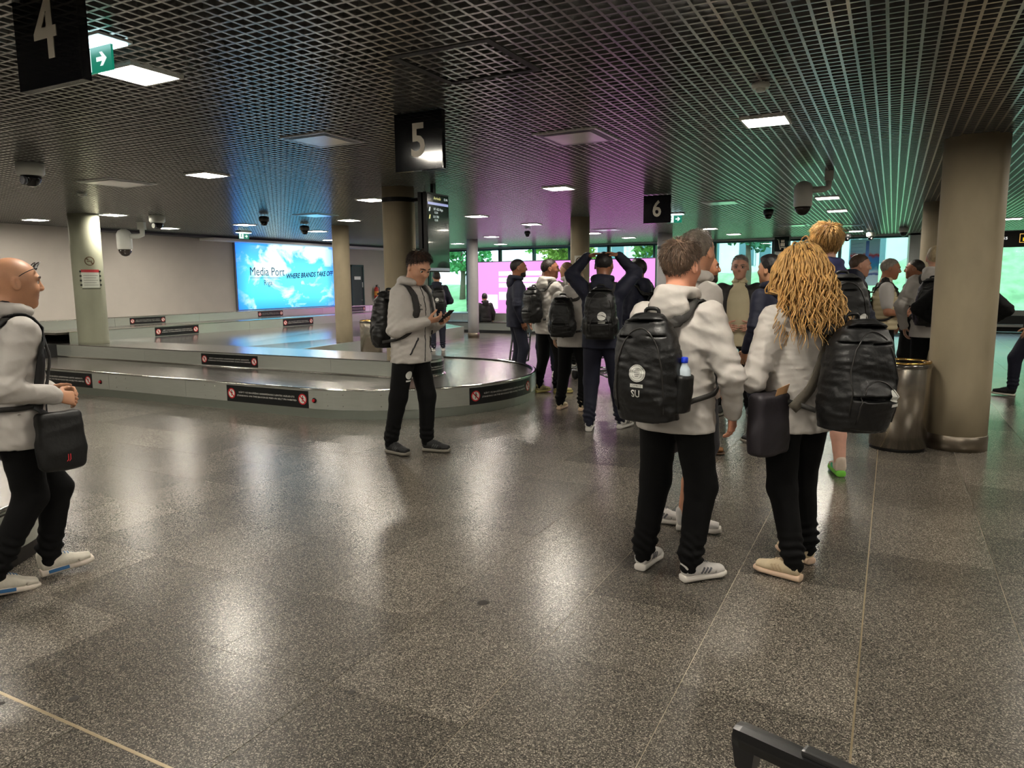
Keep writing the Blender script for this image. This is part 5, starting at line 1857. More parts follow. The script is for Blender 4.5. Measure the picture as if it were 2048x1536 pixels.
class Person:
    def __init__(self, loc, th, H, label, res=.011, **kw):
        self.kw = kw
        self.root = empty('person', (loc[0], loc[1], loc[2] if len(loc) > 2 else 0), th, label=label, cat='person')
        self.s = H / 1.75
        self.root.scale = (self.s,) * 3
        self.H, self.res = H, res
        g = kw.get
        lean = g('lean', 0.0); sway = g('sway', 0.0)
        dz = g('drop', 0.0)                      # lowering of the hips (wide or walking stance)
        self.lean = lean
        k = g('build', 1.0)
        self.pel = A(sway, 0, .93 - dz)
        self.neck = A(sway, lean, 1.475 - dz - abs(lean) * .25)
        feet = g('feet', {'R': (.11, .02, -8), 'L': (-.11, -.02, 8)})
        self.hip, self.knee, self.ank, self.foot = {}, {}, {}, {}
        for sd, e in (('R', 1), ('L', -1)):
            f = feet[sd]
            lift = f[3] if len(f) > 3 else 0.0
            pit = f[4] if len(f) > 4 else 0.0
            self.foot[sd] = (f[0], f[1], lift, R(f[2]), R(pit))
            hp = self.pel + A(e * .090, 0, -.03)
            fwd = np.array([-math.sin(R(f[2])), math.cos(R(f[2])), 0])
            an = A(f[0], f[1], .095 + lift) - A(*(fwd * .025))
            self.hip[sd], self.ank[sd] = hp, an
            L = .816
            gap = float(np.linalg.norm(hp - an))
            b = math.sqrt(max(0, (L / 2) ** 2 - (min(gap, L) / 2) ** 2)) + .012
            if 'knee' in kw and sd in kw['knee']:
                self.knee[sd] = A(*kw['knee'][sd])
            else:
                self.knee[sd] = (hp + an) / 2 + A(*(fwd * b))
        ar = g('arms', {})
        self.sh, self.elb, self.wri, self.hnd = {}, {}, {}, {}
        tw = g('twist', 0.0)
        for sd, e in (('R', 1), ('L', -1)):
            self.sh[sd] = self.neck + A(e * .178 * k * math.cos(tw), e * .178 * math.sin(tw) - .012, -.078)
            a = ar.get(sd, {})
            self.elb[sd] = A(*a.get('e', (e * .262 + sway, lean * .6 - .035, 1.135 - dz)))
            self.wri[sd] = A(*a.get('w', (e * .265 + sway, lean * .6 + .055, .905 - dz)))
            self.hnd[sd] = a
        self.build()

    # --- garments
    def torso(self, hem, fat=1.0, up=1.0):
        n, p = self.neck, self.pel
        dz = .93 - float(p[2])

        def c(z):
            t = np.clip((z - .93) / (1.475 - .93), -.3, 1)
            q = p + (n - p) * max(0.0, float(t)) ** 1.0
            return (float(q[0]), float(q[1]), z - dz if t < 0 else float(q[2]))
        k = self.kw.get('build', 1.0)
        zs = [hem + dz, .98, 1.12, 1.27, 1.385, 1.44]
        dm = [(.205, .152), (.200, .150), (.196, .146), (.204, .148), (.178, .120), (.100, .090)]
        if hem + dz > .95: zs = zs[:1] + zs[2:]; dm = dm[:1] + dm[2:]
        return [c(z) for z in zs], [(a * k * fat, b * k * fat) for a, b in dm]

    def jacket_sdf(self, hem=.80, fat=1.0, sleeve=1.0, wr=.006, sleeves=True, cut_sleeve=None, seed=0):
        s = S()
        pts, dm = self.torso(hem, fat)
        tw = self.kw.get('twist', 0.0)
        s.loft(pts, dm, side=(math.cos(tw), math.sin(tw), 0), k=.03, ex=2.25)
        if sleeves:
            for sd in 'RL':
                sh, el, wr_ = self.sh[sd], self.elb[sd], self.wri[sd]
                s.cone(sh, el if cut_sleeve is None else sh + (el - sh) * cut_sleeve, .082 * sleeve, .068 * sleeve, .055)
                if cut_sleeve is None:
                    e2 = wr_ - (wr_ - el) * .04
                    s.cone(el, e2, .068 * sleeve, .048 * sleeve, .028)
        s.cone(self.neck + A(0, 0, -.05), self.neck + A(0, .004, .018), .082, .072, .03)
        s.disp(wrinkle(wr, seed, 1.0))
        s.disp(wrinkle(wr * .55, seed + 3, 2.1))
        # gathered folds inside the elbows
        for sd in 'RL':
            el = self.elb[sd]
            ax = unit(self.wri[sd] - self.sh[sd])

            def fn(P, el=el, ax=ax):
                q = P - el
                r2 = (q * q).sum(1)
                return np.sin((q @ ax) * 105 + 3 * np.sin(q[:, 0] * 30 + q[:, 2] * 24)) * .0055 * np.exp(-r2 / .012)
            if sleeves and cut_sleeve is None: s.disp(fn)
        s.plane((0, 0, -1), (0, 0, hem), .006)
        return s

    def trousers_sdf(self, short=False, wide=1.0):
        s = S()
        p = self.pel
        s.loft([p + A(0, 0, .13), p + A(0, 0, .02), p + A(0, -.005, -.07)], [(.150, .112), (.170, .125), (.150, .115)], k=.03)
        for sd in 'RL':
            h, kn, an = self.hip[sd], self.knee[sd], self.ank[sd]
            if short:
                s.cone(h, h + (kn - h) * .92, .104, .098, .05)
            else:
                s.cone(h, kn, .102 * wide, .078 * wide, .05)
                lo = an + A(0, 0, -.012)
                s.cone(kn, lo + (kn - lo) * .16, .077 * wide, .060 * wide, .03)
                s.cone(lo + (kn - lo) * .16, lo, .060 * wide, .047, .02)
                ax = unit(an - kn)

                def fn(P, an=an, ax=ax, kn=kn):
                    q = P - an
                    t = -(q @ ax)
                    a = .007 * np.exp(-((t - .07) / .08) ** 2) + .003 * np.exp(-(((P - kn) @ ax) / .07) ** 2)
                    dd = (q * q).sum(1)
                    return np.where(dd < .12, np.sin(t * 125 + 2.4 * np.sin(q[:, 0] * 28 + q[:, 1] * 21)) * a, 0)
                s.disp(fn)
        s.disp(wrinkle(.0055, 3 + len(bpy.data.objects) % 9, .8))
        return s

    def build(self):
        kw, g = self.kw, self.kw.get
        h = self.res
        sk = skin(g('skin', (198, 150, 122)))
        # body: head with neck, hands, bare limbs
        hd = g('head', {})
        Rm = rotm(R(hd.get('yaw', 0)), R(hd.get('pitch', 0)), R(hd.get('roll', 0)))
        piv = self.neck + A(0, .005, .055)
        hc = piv + Rm @ A(0, .022, .118)
        self.hc, self.Rm = hc, Rm
        nb = (Rm.T @ (self.neck + A(0, -.012, -.02) - hc)) / hd.get('scale', 1.10)
        fh = min(.0062, max(.0036, h * .42))
        hs, (hv, hq) = head_parts(nb, hd, fh)
        hsc = hd.get('scale', 1.10)
        tohead = lambda v: (v * hsc) @ Rm.T.astype(float) + hc
        parts = [(tohead(hv), hq)]
        hh = min(.0058, max(.0038, h * .4))
        for sd, e in (('R', 1), ('L', -1)):
            a = self.hnd[sd]
            if a.get('hide'): continue
            fo = unit(self.wri[sd] - self.elb[sd])
            d = a.get('d', tuple(fo))
            n = a.get('n', (-e, 0.15, 0))
            bare = a.get('bare')
            parts.append(hand_parts(self.wri[sd], d, n, e, a.get('curl', .35), hh, fore=(self.elb[sd] * .4 + self.wri[sd] * .6, .036), thumb=a.get('thumb', 0.0)))
            if bare:
                s = S().cone(self.sh[sd], self.elb[sd], .050, .044, .02).cone(self.elb[sd], self.wri[sd], .044, .028, .02)
                parts.append(surf(s, h))
        if g('bottom') == 'shorts':
            s = S()
            for sd in 'RL':
                kn, an = self.knee[sd], self.ank[sd]
                s.cone(self.hip[sd], kn, .085, .058, .02)
                s.cone(kn, an * .5 + kn * .5 + A(0, -.012, 0), .056, .053, .02)
                s.cone(an * .5 + kn * .5 + A(0, -.012, 0), an + A(0, 0, -.03), .053, .036, .02)
            parts.append(surf(s, h))
        core = S()
        core.loft([self.pel + A(0, 0, .02), self.pel + A(0, 0, .10), self.neck + A(0, -.01, -.22), self.neck + A(0, -.01, -.09)], [(.12, .08), (.12, .085), (.14, .09), (.11, .06)], k=.03)
        core.cone(self.neck + A(0, -.01, -.12), self.neck + A(0, -.005, .03), .05, .045, .03)
        for sd in 'RL':
            core.cone(self.sh[sd] + A(0, 0, -.01), self.elb[sd], .042, .036, .02).cone(self.elb[sd], self.wri[sd], .034, .022, .02)
            core.cone(self.hip[sd], self.knee[sd], .062, .05, .005).cone(self.knee[sd], self.ank[sd] + A(0, 0, -.02), .047, .032, .02)
        parts.append(surf(core, .019))
        body = link('body', np_mesh(parts, 'body', [sk]), None, self.root)
        self.body = body
        # hair, beard, brows, eyes
        st = hd.get('hair', 'short')
        hm = hair_m(hd.get('hair_c', (40, 30, 24)), hd.get('streak', .3))
        if st == 'curly':
            base, mb = curly_hair(3)
            v, q = base
            me1 = np_mesh([(tohead(v), q)], 'hair', [hm])
            hair = link('hair', me1, None, self.root)
            mb.v = [tuple(p) for p in tohead(np.array([tuple(p) for p in mb.v]))]
            tag(mb.build('curls', hair_m(hd.get('curl_c', hd['hair_c']), .45), hair), kind='stuff')
        else:
            hp = hair_parts(st, fh, hd)
            if hp is not None:
                hair = link('hair', np_mesh([(tohead(hp[0]), hp[1])], 'hair', [hair_m(hd['under_c']) if 'under_c' in hd else hm]), None, self.root)
                ns = hd.get('strands', 0)
                if ns:
                    mb = strands(hp[0], hp[2], ns, st)
                    mb.v = [tuple(p) for p in tohead(np.array([tuple(p) for p in mb.v]))]
                    so = mb.build('hair_strands', hair_m(hd.get('strand_c', hd.get('hair_c', (40, 30, 24))), .5), hair)
                    so['kind'] = 'stuff'
        if hd.get('beard'):
            s = S().ell((0, .036, -.060), (.060, .060, .066), .02).ell((0, .072, -.098), (.031, .025, .025), .02)
            s.plane((0, -.42, .9), (0, .06, -.044), .006).plane((0, -1, -.1), (0, .012, 0), .006)
            s.ell((0, .104, -.062), (.022, .022, .009), .004, op='s')
            link('beard', np_mesh([(lambda a: (tohead(a[0]), a[1]))(surf(s, fh))], 'beard', [hair_m(hd.get('beard_c', hd.get('hair_c', (40, 30, 24))))]), None, self.root)
        if hd.get('face', True):
            s = S()
            for e in (-1, 1):
                s.cone((e * .014, .0995, .027), (e * .034, .094, .0315), .0042, .0042, .003)
                s.cone((e * .034, .094, .0315), (e * .052, .080, .027), .0042, .003, .003)
            link('eyebrows', np_mesh([(lambda a: (tohead(a[0]), a[1]))(surf(s, .0028, pad=.006))], 'eyebrows', [hair_m(hd.get('brow_c', hd.get('hair_c', (40, 30, 24))))]), None, self.root)
            for e in (-1, 1):
                m = MB()
                nlat, nlon = 8, 12
                for i in range(nlat + 1):
                    for j in range(nlon):
                        th = math.pi * i / nlat; ph = 2 * math.pi * j / nlon
                        m.v.append((.0115 * math.sin(th) * math.cos(ph) + e * .031, .0115 * math.cos(th) + .0795, .0115 * math.sin(th) * math.sin(ph) + .0045))
                for i in range(nlat):
                    for j in range(nlon):
                        m.f.append((i * nlon + j, i * nlon + (j + 1) % nlon, (i + 1) * nlon + (j + 1) % nlon, (i + 1) * nlon + j)); m.m.append(1 if i < 2 else 0); m.s.append(True)
                m.v = [tuple(p) for p in tohead(np.array(m.v))]
                m.build('eye', [M('eye_white', (206, 200, 194), .3), M('eye_iris', (36, 26, 20), .2)], self.root)
        # clothes
        top = g('top', 'shell'); mt = CLOTH[g('top_m', top)]
        hem = g('hem', .80) - (.93 - float(self.pel[2]))
        self.jk = None
        self.strap_s = None
        if top in ('shell', 'navy'):
            s = self.jk = self.jacket_sdf(hem, g('fat', 1.0), seed=len(bpy.data.objects) % 17, wr=.0105 if top == 'shell' else .007)
            jo = surf_obj('jacket', s, h, mt, self.root)
            # hood lying on the back of the neck
            hsdf = S()
            nk = self.neck
            ring = [nk + A(math.sin(t) * .088, -math.cos(t) * .088 - .004, .034 + .014 * math.cos(t)) for t in np.linspace(-2.35, 2.35, 11)]
            for a_, b_ in zip(ring, ring[1:]): hsdf.cone(a_, b_, .030, .030, .02)
            hsdf.ell(nk + A(0, -.100, -.035), (.112, .048, .085), .04)
            hsdf.disp(wrinkle(.008, 4, 1.3))
            hsdf.ell(nk + A(0, .01, .10), (.070, .070, .09), .02, op='s')
            surf_obj('hood', hsdf, max(.0075, h * .9), CLOTH[g('hood_m', g('top_m', top))], jo)
            self.jo = jo
            if g('zip', True):
                zp = spline([self.neck + A(0, .30, .02), self.neck + A(0, .30, -.2), A(float(self.pel[0]), .30, 1.10), A(float(self.pel[0]), .30, hem + .012)], 40)
                zp[:, 1] = .32 + self.lean
                zq = [self._ray(s, p) for p in zp]
                MB().tube([p for p in zq if p is not None], .0042, 6).build('zip', ZIP, jo)
            if g('pockets', True):
                for e in (-1, 1):
                    pq = [self._ray(s, (e * (.085 + .075 * t), .32, 1.02 - (.93 - float(self.pel[2])) - .14 * t)) for t in np.linspace(0, 1, 10)]
                    pq = [p for p in pq if p is not None]
                    if len(pq) > 3: MB().tube(pq, .0075, 6).build('pocket_zip', ZIP, jo)
            self.strap_s = self.jacket_sdf(hem, g('fat', 1.0), wr=.004, cut_sleeve=.30)
        elif top == 'open':
            s0 = self.jacket_sdf(hem - .02, .93, wr=.003, sleeves=False)
            shirt = surf_obj('shirt', s0, h, CLOTH[g('shirt_m', 'cream')], self.root)
            cs = S()
            ring = [self.neck + A(math.sin(t) * .072, -math.cos(t) * .072 + .004, .012) for t in np.linspace(-2.9, 2.9, 12)]
            for a_, b_ in zip(ring, ring[1:]): cs.cone(a_, b_, .014, .014, .01)
            surf_obj('collar', cs, .006, CLOTH[g('shirt_m', 'cream')], shirt)
            s = self.jk = self.jacket_sdf(hem - .05, 1.06, seed=6)
            s.ell(self.neck + A(0, .20, -.30), (.135, .17, .50), .012, op='s')
            self.jo = surf_obj('jacket', s, h, mt, self.root)
        elif top == 'vest':
            tee = self.jacket_sdf(hem, .95, wr=.003, cut_sleeve=.72)
            surf_obj('shirt', tee, h, CLOTH['tee'], self.root)
            s = self.jacket_sdf(hem, 1.05, wr=.001, sleeves=False)
            s.disp(lambda P: -np.abs(np.sin(P[:, 2] * math.pi / .062)) * .010 + .004)
            for sd, e in (('R', 1), ('L', -1)):
                s.ell(self.sh[sd] + A(e * .05, 0, -.03), (.075, .085, .10), .02, op='s')
            self.jk = tee
            self.jo = surf_obj('vest', s, h, CLOTH['vest'], self.root)
            self.jk = s
            zq = [self._ray(s, (float(self.pel[0]), .32, z)) for z in np.linspace(1.44, hem + .02, 30)]
            MB().tube([p for p in zq if p is not None], .004, 6).build('zip', M('zip_brown', (96, 70, 40), .5), self.jo)
        bt = g('bottom', 'black')
        if bt == 'shorts':
            surf_obj('shorts', self.trousers_sdf(True), h, CLOTH[g('bottom_m', 'shorts')], self.root)
            self.tr = None
        else:
            self.tr = self.trousers_sdf(False, g('wide', 1.0))
            surf_obj('trousers', self.tr, h, CLOTH[bt], self.root)
        sty = g('shoes', 'white')
        for sd in 'RL':
            x, y, lift, yaw, pit = self.foot[sd]
            upm, som, acm = shoe_meshes(sty)
            o = link('shoe', upm, None, self.root)
            o.location = (x, y, lift)
            o.rotation_euler = (pit, 0, yaw)
            link('sole', som, None, o)
            tag(link('stripes', acm, None, o), kind='stuff')

    def _ray(self, s, p, dirv=(0, -1, 0)):
        """march from p along dirv to the surface"""
        p = np.asarray(p, float).copy(); dv = np.asarray(dirv, float)
        for _ in range(40):
            d = float(s(p[None].astype(F))[0])
            if d < .003: return Vector(p)
            p = p + dv * d * .8
            if np.linalg.norm(p[:2]) > 1.2: return None
        return None

    def bag_root(self, name, off, label, cat):
        sc = self.s
        M3 = self.root.matrix_basis
        r = self.root.rotation_euler[2]
        ox, oy = off[0] * sc, off[1] * sc
        wx_ = self.root.location[0] + ox * math.cos(r) - oy * math.sin(r)
        wy_ = self.root.location[1] + ox * math.sin(r) + oy * math.cos(r)
        p = empty(name, (wx_, wy_, self.root.location[2] + off[2] * sc), r, label=label, cat=cat)
        p.scale = (sc,) * 3
        return p

    def backpack(self, label, dx=0.0, dz=0.0, size=1.0, initials=None, detail=False, logo=(0.0, 1.10), bottle=False, tilt=0.0, straps=True, deep=1.0, crest_r=.040, one=None):
        ln = self.lean
        zb = 1.175 + dz - (.93 - float(self.pel[2]))
        y0 = -.150 - .03 * deep + ln * .45
        off = (dx, y0 - .09 * deep, zb - .25 * size)
        p = self.bag_root('backpack', off, label, 'backpack')
        s = S()
        q = size
        ct = lambda z, y=0.0: (dx + tilt * z, y0 - .085 * deep + y + ln * (z) * .5, zb + z * q)
        s.loft([ct(-.235), ct(-.10), ct(.06), ct(.15), ct(.21, .005), ct(.248, .02)], [(.146 * q, .088 * deep), (.163 * q, .108 * deep), (.156 * q, .102 * deep), (.140 * q, .088 * deep), (.112 * q, .066 * deep), (.076 * q, .042)], k=.03, ex=2.6)
        if not detail: s.loft([ct(-.21, -.055 * deep), ct(-.08, -.075 * deep), ct(.02, -.060 * deep)], [(.112 * q, .055 * deep), (.122 * q, .062 * deep), (.10 * q, .030)], k=.02, ex=2.6)
        for e in (-1, 1):
            s.ell((dx + e * .150 * q, y0 - .075 * deep, zb - .12 * q), (.030, .060, .085), .02)
        s.disp(wrinkle(.009, 9 + int(dx * 100) % 5, 1.05)).disp(wrinkle(.005, 4, 2.2))
        BG = M('backpack_black', (11, 11, 12), .46, var=.12, scale=10, bump=.25, bscale=40)
        BS = M('strap_dark_grey', (40, 38, 36), .7, bump=.2, bscale=80)
        sh = Vector(off)
        body = surf_obj('bag_body', s, self.res * .95, BG, p, shift=off)
        # arched zip lines
        for (w, z0, z1) in (((.120, -.16, .205), (.095, -.19, -.005)) if not detail else ((.118, -.19, .19),)):
            t = np.linspace(0, math.pi, 26)
            pts = [(dx + w * q * math.cos(a), y0 - .40, zb + q * (z0 + (z1 - z0) * math.sin(a) ** .6)) for a in t]
            pr = [self._ray(s, pp, (0, 1, 0)) for pp in pts]
            pr = [Vector(x) - sh for x in pr if x is not None]
            if len(pr) > 5: MB().tube(pr, .0034, 6).build('zip_line', M('bag_zip', (44, 42, 40), .35), p)
        hl = [ct(.235, .02), ct(.275, .03), ct(.285, .045), ct(.25, .06)]
        hl = spline([(dx - .035, y0 - .05, zb + .235 * q), (dx - .03, y0 - .055, zb + .272 * q), (dx + .03, y0 - .055, zb + .272 * q), (dx + .035, y0 - .05, zb + .235 * q)], 12)
        MB().tube([Vector(v) - sh for v in hl], .010, 8).build('grab_handle', BG, p)
        if crest_r:
            src = self._ray(s, (dx + logo[0], y0 - .45, zb - 1.175 + logo[1]), (0, 1, 0))
            if src is not None:
                crest(s, tuple(src), crest_r, p, shift=off, initials=initials, detail=detail)
        if straps and self.jk is not None:
            for e in ((-1, 1) if one is None else (one,)):
                nk = self.neck
                dzp = .93 - float(self.pel[2])
                pts = [(dx + e * .075, y0 - .03, zb + .20 * q), (e * .095, ln - .13, float(nk[2]) - .06), (e * .108, ln - .02, float(nk[2]) + .03), (e * .120, ln + .11, float(nk[2]) - .10), (e * .135, ln * .8 + .17, 1.24 - dzp), (e * .165, ln * .6 + .14, 1.10 - dzp), (e * .20, ln * .5 + .02, 1.02 - dzp), (dx + e * .155, y0 - .02, zb - .18)]
                c = spline(pts, 44)
                ss = self.strap_s or self.jk
                mid = ss.snap(c[2:-3], .012)
                c[2:-3] = mid
                n = ss.grad(c, .015)
                wd = np.where(np.arange(44) < 27, .062, .026)
                v, f = ribbon(c, n, wd, .010)
                MB().add([Vector(x) - sh for x in v], f, 0, True).build('shoulder_strap', BS if e else BG, p)
        if bottle:
            bo = self.bag_root('water_bottle', (dx + .168 * q, y0 - .06, zb - .15), 'clear water bottle with a blue cap in the side pocket of the backpack', 'bottle')
            MB().lathe([(.028, 0), (.032, .01), (.032, .13), (.028, .16), (.014, .185), (.014, .195)], n=20).build('bottle_body', M('clear_plastic', (190, 204, 214), .1), bo)
            MB().lathe([(.016, .190), (.017, .194), (.017, .215), (.012, .218)], n=18).build('cap', M('cap_blue', (26, 60, 210), .35), bo)
            pk = S().loft([(dx + .160 * q, y0 - .06, zb - .20), (dx + .172 * q, y0 - .06, zb - .02)], [(.036, .062), (.040, .066)], k=.01)
            pk.plane((0, 0, 1), (0, 0, zb - .015), .003).disp(wrinkle(.006, 2, 1.6))
            surf_obj('side_pocket', pk, .009, BG, p, shift=off)
        self.bag_s = s
        return p
# ------------------------------------------------------------------ the people, placed on the floor
def facing(x, y, rel):
    """heading of a person at (x, y): rel 0 looks away from the entrance side, + turns to its left"""
    return math.atan2(-x, y) + R(rel)


def at_person(x, y, rel, H, label, **kw):
    return Person((x, y), facing(x, y, rel), H, label, **kw)


FAIR, TAN, BROWN, DARK = (206, 160, 134), (186, 136, 104), (140, 92, 66), (96, 62, 46)

# --- bald man walking at the left edge
P1 = at_person(-3.86, 1.99, -74, 1.69, 'bald man in a pale grey jacket walking right at the left edge', res=.0085, skin=TAN,
               feet={'R': (.05, -.15, 8, .012, -10), 'L': (-.05, .15, -8, .008, 5)}, drop=.035, lean=.05, shoes='white_blue', hem=.80, zip=False,
               head=dict(hair='bald', yaw=-4, pitch=-4, brow_c=(60, 44, 34)),
               arms={'R': dict(e=(.285, -.10, 1.09), w=(.20, .155, 1.02), d=(-.1, .9, -.25), n=(-.8, .1, -.5), curl=.75), 'L': dict(e=(-.26, .02, 1.10), w=(-.12, .24, 1.02), d=(.3, .9, -.1), n=(.6, 0, -.6), curl=.7)})
P1.backpack('black backpack on the bald man at the left edge', dz=.02, crest_r=0)
# glasses pushed up on his head
gl = P1.bag_root('eyeglasses', tuple(P1.hc), 'dark rimmed eyeglasses pushed up on the bald head', 'glasses')
_hx = lambda p: Vector(P1.Rm @ A(*p))
GLM = M('glasses_rim', (34, 26, 24), .3)
MB().tube([_hx(p) for p in spline([(.083, -.03, .0), (.083, .02, .045), (.070, .085, .082)], 10)], .0022, 6).build('temple', GLM, gl)
MB().tube([_hx(p) for p in spline([(-.083, -.03, .0), (-.083, .02, .045), (-.070, .085, .082)], 10)], .0022, 6).build('temple', GLM, gl)
for e in (-1, 1):
    c_ = [(e * .036 + .028 * math.cos(a), .098 + .008 * math.sin(a) - .010 * abs(math.cos(a)), .090 + .020 * math.sin(a)) for a in np.linspace(0, 2 * math.pi, 17)[:-1]]
    MB().tube([_hx(p) for p in c_], .0026, 6, closed=True).build('rim', GLM, gl)
    MB().add([_hx(p) for p in c_], [tuple(range(16))]).build('lens', GLASS, gl)


def pouch(P, off, half, label, mat, strap_pts, strap_w, strap_m, tilt=0.0, name='shoulder_bag', flap=True, rad=.03, snapto=True, wr=.008):
    p = P.bag_root(name, (off[0], off[1], off[2] - half[2]), label, 'bag')
    sh = Vector((off[0], off[1], off[2] - half[2]))
    s = S()
    ro = rotm(R(tilt))
    s.box(off, half, rad, .02, rot=ro)
    s.ell((off[0], off[1], off[2] - half[2] * .3), (half[0] * 1.12, half[1] * 1.12, half[2] * .75), .03, rot=ro)
    s.disp(wrinkle(wr, 5, 1.2))
    surf_obj('bag_body', s, P.res, mat, p, shift=tuple(sh))
    c = spline(strap_pts, 46)
    ss = P.strap_s or P.jk
    if snapto: c[2:-2] = ss.snap(c[2:-2], .014)
    v, f = ribbon(c, ss.grad(c, .015), strap_w, .005)
    MB().add([Vector(x) - sh for x in v], f, 0, True).build('strap', strap_m, p)
    return p, s, sh


BAGB = M('bag_black_cloth', (10, 10, 11), .55, var=.1, bump=.25, bscale=40)
BAGP = M('bag_plum_black', (38, 34, 40), .5, var=.08, bump=.15, bscale=30)
STRG = M('strap_olive_grey', (84, 78, 68), .7, bump=.2, bscale=90)
p_, s_, sh_ = pouch(P1, (.255, .14, .80), (.050, .105, .150), 'black shoulder bag with red initials hanging at the hip of the bald man', BAGB,
                    [(.25, .08, .93), (.235, .10, 1.05), (.20, .10, 1.25), (.14, .05, 1.44), (.08, -.03, 1.50), (-.03, -.13, 1.38), (-.14, -.16, 1.1), (-.12, -.14, .95)], .056, M('strap_black', (12, 12, 13), .6))
tm = text_mesh('JJ', .042, 0, res=1)
fr_ = decal_frame(s_, (.40, .15, .715))
o_ = link('initials', drape(tm, s_, fr_, .003), M('initials_red', (206, 50, 60), .5), p_)
o_.location = -sh_

# --- man looking at his phone in front of the carousel
P2 = at_person(-3.80, 5.33, -126, 1.80, 'man in a pale grey jacket standing by the carousel and looking at his phone', res=.0095, skin=(196, 146, 118),
               feet={'R': (.15, -.12, -6), 'L': (-.06, .13, 14)}, lean=.035, shoes='dark', hem=.80,
               head=dict(hair='short', hair_c=(44, 32, 26), under_c=(92, 68, 54), strand_c=(44, 32, 26), strands=1500, hairline=-.016, pitch=-28, yaw=-14),
               arms={'R': dict(e=(.255, .03, 1.10), w=(.105, .255, 1.165), d=(-.45, .75, .15), n=(-.45, -.25, .85), curl=[.55, .7, .8, .85], thumb=.25),
                     'L': dict(e=(-.25, .05, 1.10), w=(-.055, .285, 1.15), d=(.35, .85, .2), n=(.45, -.2, .85), curl=.75, thumb=.2)})
P2.backpack('black backpack worn by the man looking at his phone', dz=-.015, crest_r=0)
ph = P2.bag_root('mobile_phone', (.015, .385, 1.205), 'dark mobile phone held by the man at the carousel', 'phone')
ph.rotation_euler = (R(42), 0, ph.rotation_euler[2])
MB().box(-.036, .036, -.075, .075, -.004, .004, bev=.003).build('case', KM, ph)
MB().box(-.033, .033, -.071, .071, .004, .0046).build('screen', EM('phone_screen', (150, 170, 190), .2), ph)
# three bar mark and lettering on his chest
for k in range(3):
    fr_ = decal_frame(P2.jk, tuple(P2._ray(P2.jk, (.085 - .016 * k, .4, 1.275))))
    bar = MB().add([(-.006 + .0, -.018, 0), (.006, -.018, 0), (-.004, -.018 + .016 * (k + 1), 0), (-.016, -.018 + .016 * (k + 1), 0)], [(0, 1, 2, 3)])
    link('three_bar_mark', drape(bar.mesh('bar', [ZIP]), P2.jk, fr_, .003), None, P2.jo)
fr_ = decal_frame(P2.jk, tuple(P2._ray(P2.jk, (.07, .4, 1.243))))
link('lettering', drape(text_mesh('adidas', .018, 0, res=1), P2.jk, fr_, .003), CREST_W, P2.jo)
crest(P2.tr, tuple(P2._ray(P2.tr, (.12, .4, .70))), .036, P2.root)

# --- man with the SU backpack
P12 = at_person(-.95, 3.62, -26, 1.695, 'man in a pale grey jacket seen from behind with a backpack marked SU', res=.0085, skin=(212, 150, 122),
                feet={'R': (.135, -.03, -30), 'L': (-.15, -.03, 6)}, shoes='white_grey', hem=.80, wide=1.06, fat=1.03,
                head=dict(hair='short', hair_c=(98, 80, 66), under_c=(104, 82, 66), strand_c=(96, 78, 64), strands=2200, yaw=-6, face=False, streak=.45),
                arms={'R': dict(e=(.315, -.03, 1.10), w=(.285, .07, .90), d=(-.1, .25, -1), n=(-1, .1, 0), curl=.4), 'L': dict(e=(-.28, -.01, 1.11), w=(-.25, .12, .92))})
P12.backpack('black backpack with white crest and initials SU on the man in front', dx=-.02, dz=-.035, size=1.08, deep=1.05, initials='SU', detail=True, logo=(.0, 1.165), bottle=True, crest_r=.043, tilt=-.04)

# --- woman with curly blond hair
P17 = at_person(-.40, 3.92, 36, 1.665, 'woman with long curly blond hair in a pale grey jacket seen from behind', res=.0085, skin=FAIR,
                feet={'L': (-.07, -.10, 32), 'R': (.16, .10, 8)}, shoes='cream', hem=.80, fat=1.0, build=.97,
                head=dict(hair='curly', hair_c=(104, 72, 36), curl_c=(186, 146, 88), yaw=4, pitch=-4, face=False, fem=1),
                arms={'L': dict(e=(-.305, -.05, 1.09), w=(-.20, .17, 1.06), d=(.3, .9, 0), n=(.5, 0, -.8)), 'R': dict(e=(.26, .0, 1.09), w=(.16, .2, 1.03), d=(-.3, .9, 0), n=(-.5, 0, -.8))})
P17.backpack('bulky black backpack on the curly haired woman', dx=.115, dz=-.055, size=1.12, deep=1.35, crest_r=.032, logo=(.085, 1.10), tilt=.06)
pouch(P17, (-.235, -.10, .865), (.125, .05, .165), 'dark plum crossbody bag at the left hip of the curly haired woman', BAGP,
      [(-.13, -.14, .94), (-.02, -.20, 1.08), (.045, -.20, 1.26), (.10, -.12, 1.42), (.085, .0, 1.50), (.0, .15, 1.36), (-.14, .17, 1.1), (-.21, .05, .95)], .056, STRG, tilt=18, name='crossbody_bag', wr=.006)
tk = P17.bag_root('paper_card', (-.19, -.135, 1.035), 'tan paper card sticking out of the plum crossbody bag', 'card')
MB().obox((0, 0, 0), (.045, .015, .01), (0, .002, 0), (.0, -.012, .028)).build('sheet', M('card_tan', (196, 152, 108), .6), tk)
MB().obox((0, -.004, .022), (.030, .010, .007), (0, .0012, 0), (0, -.001, .003)).build('printed_line', M('card_print', (110, 78, 50), .6), tk)

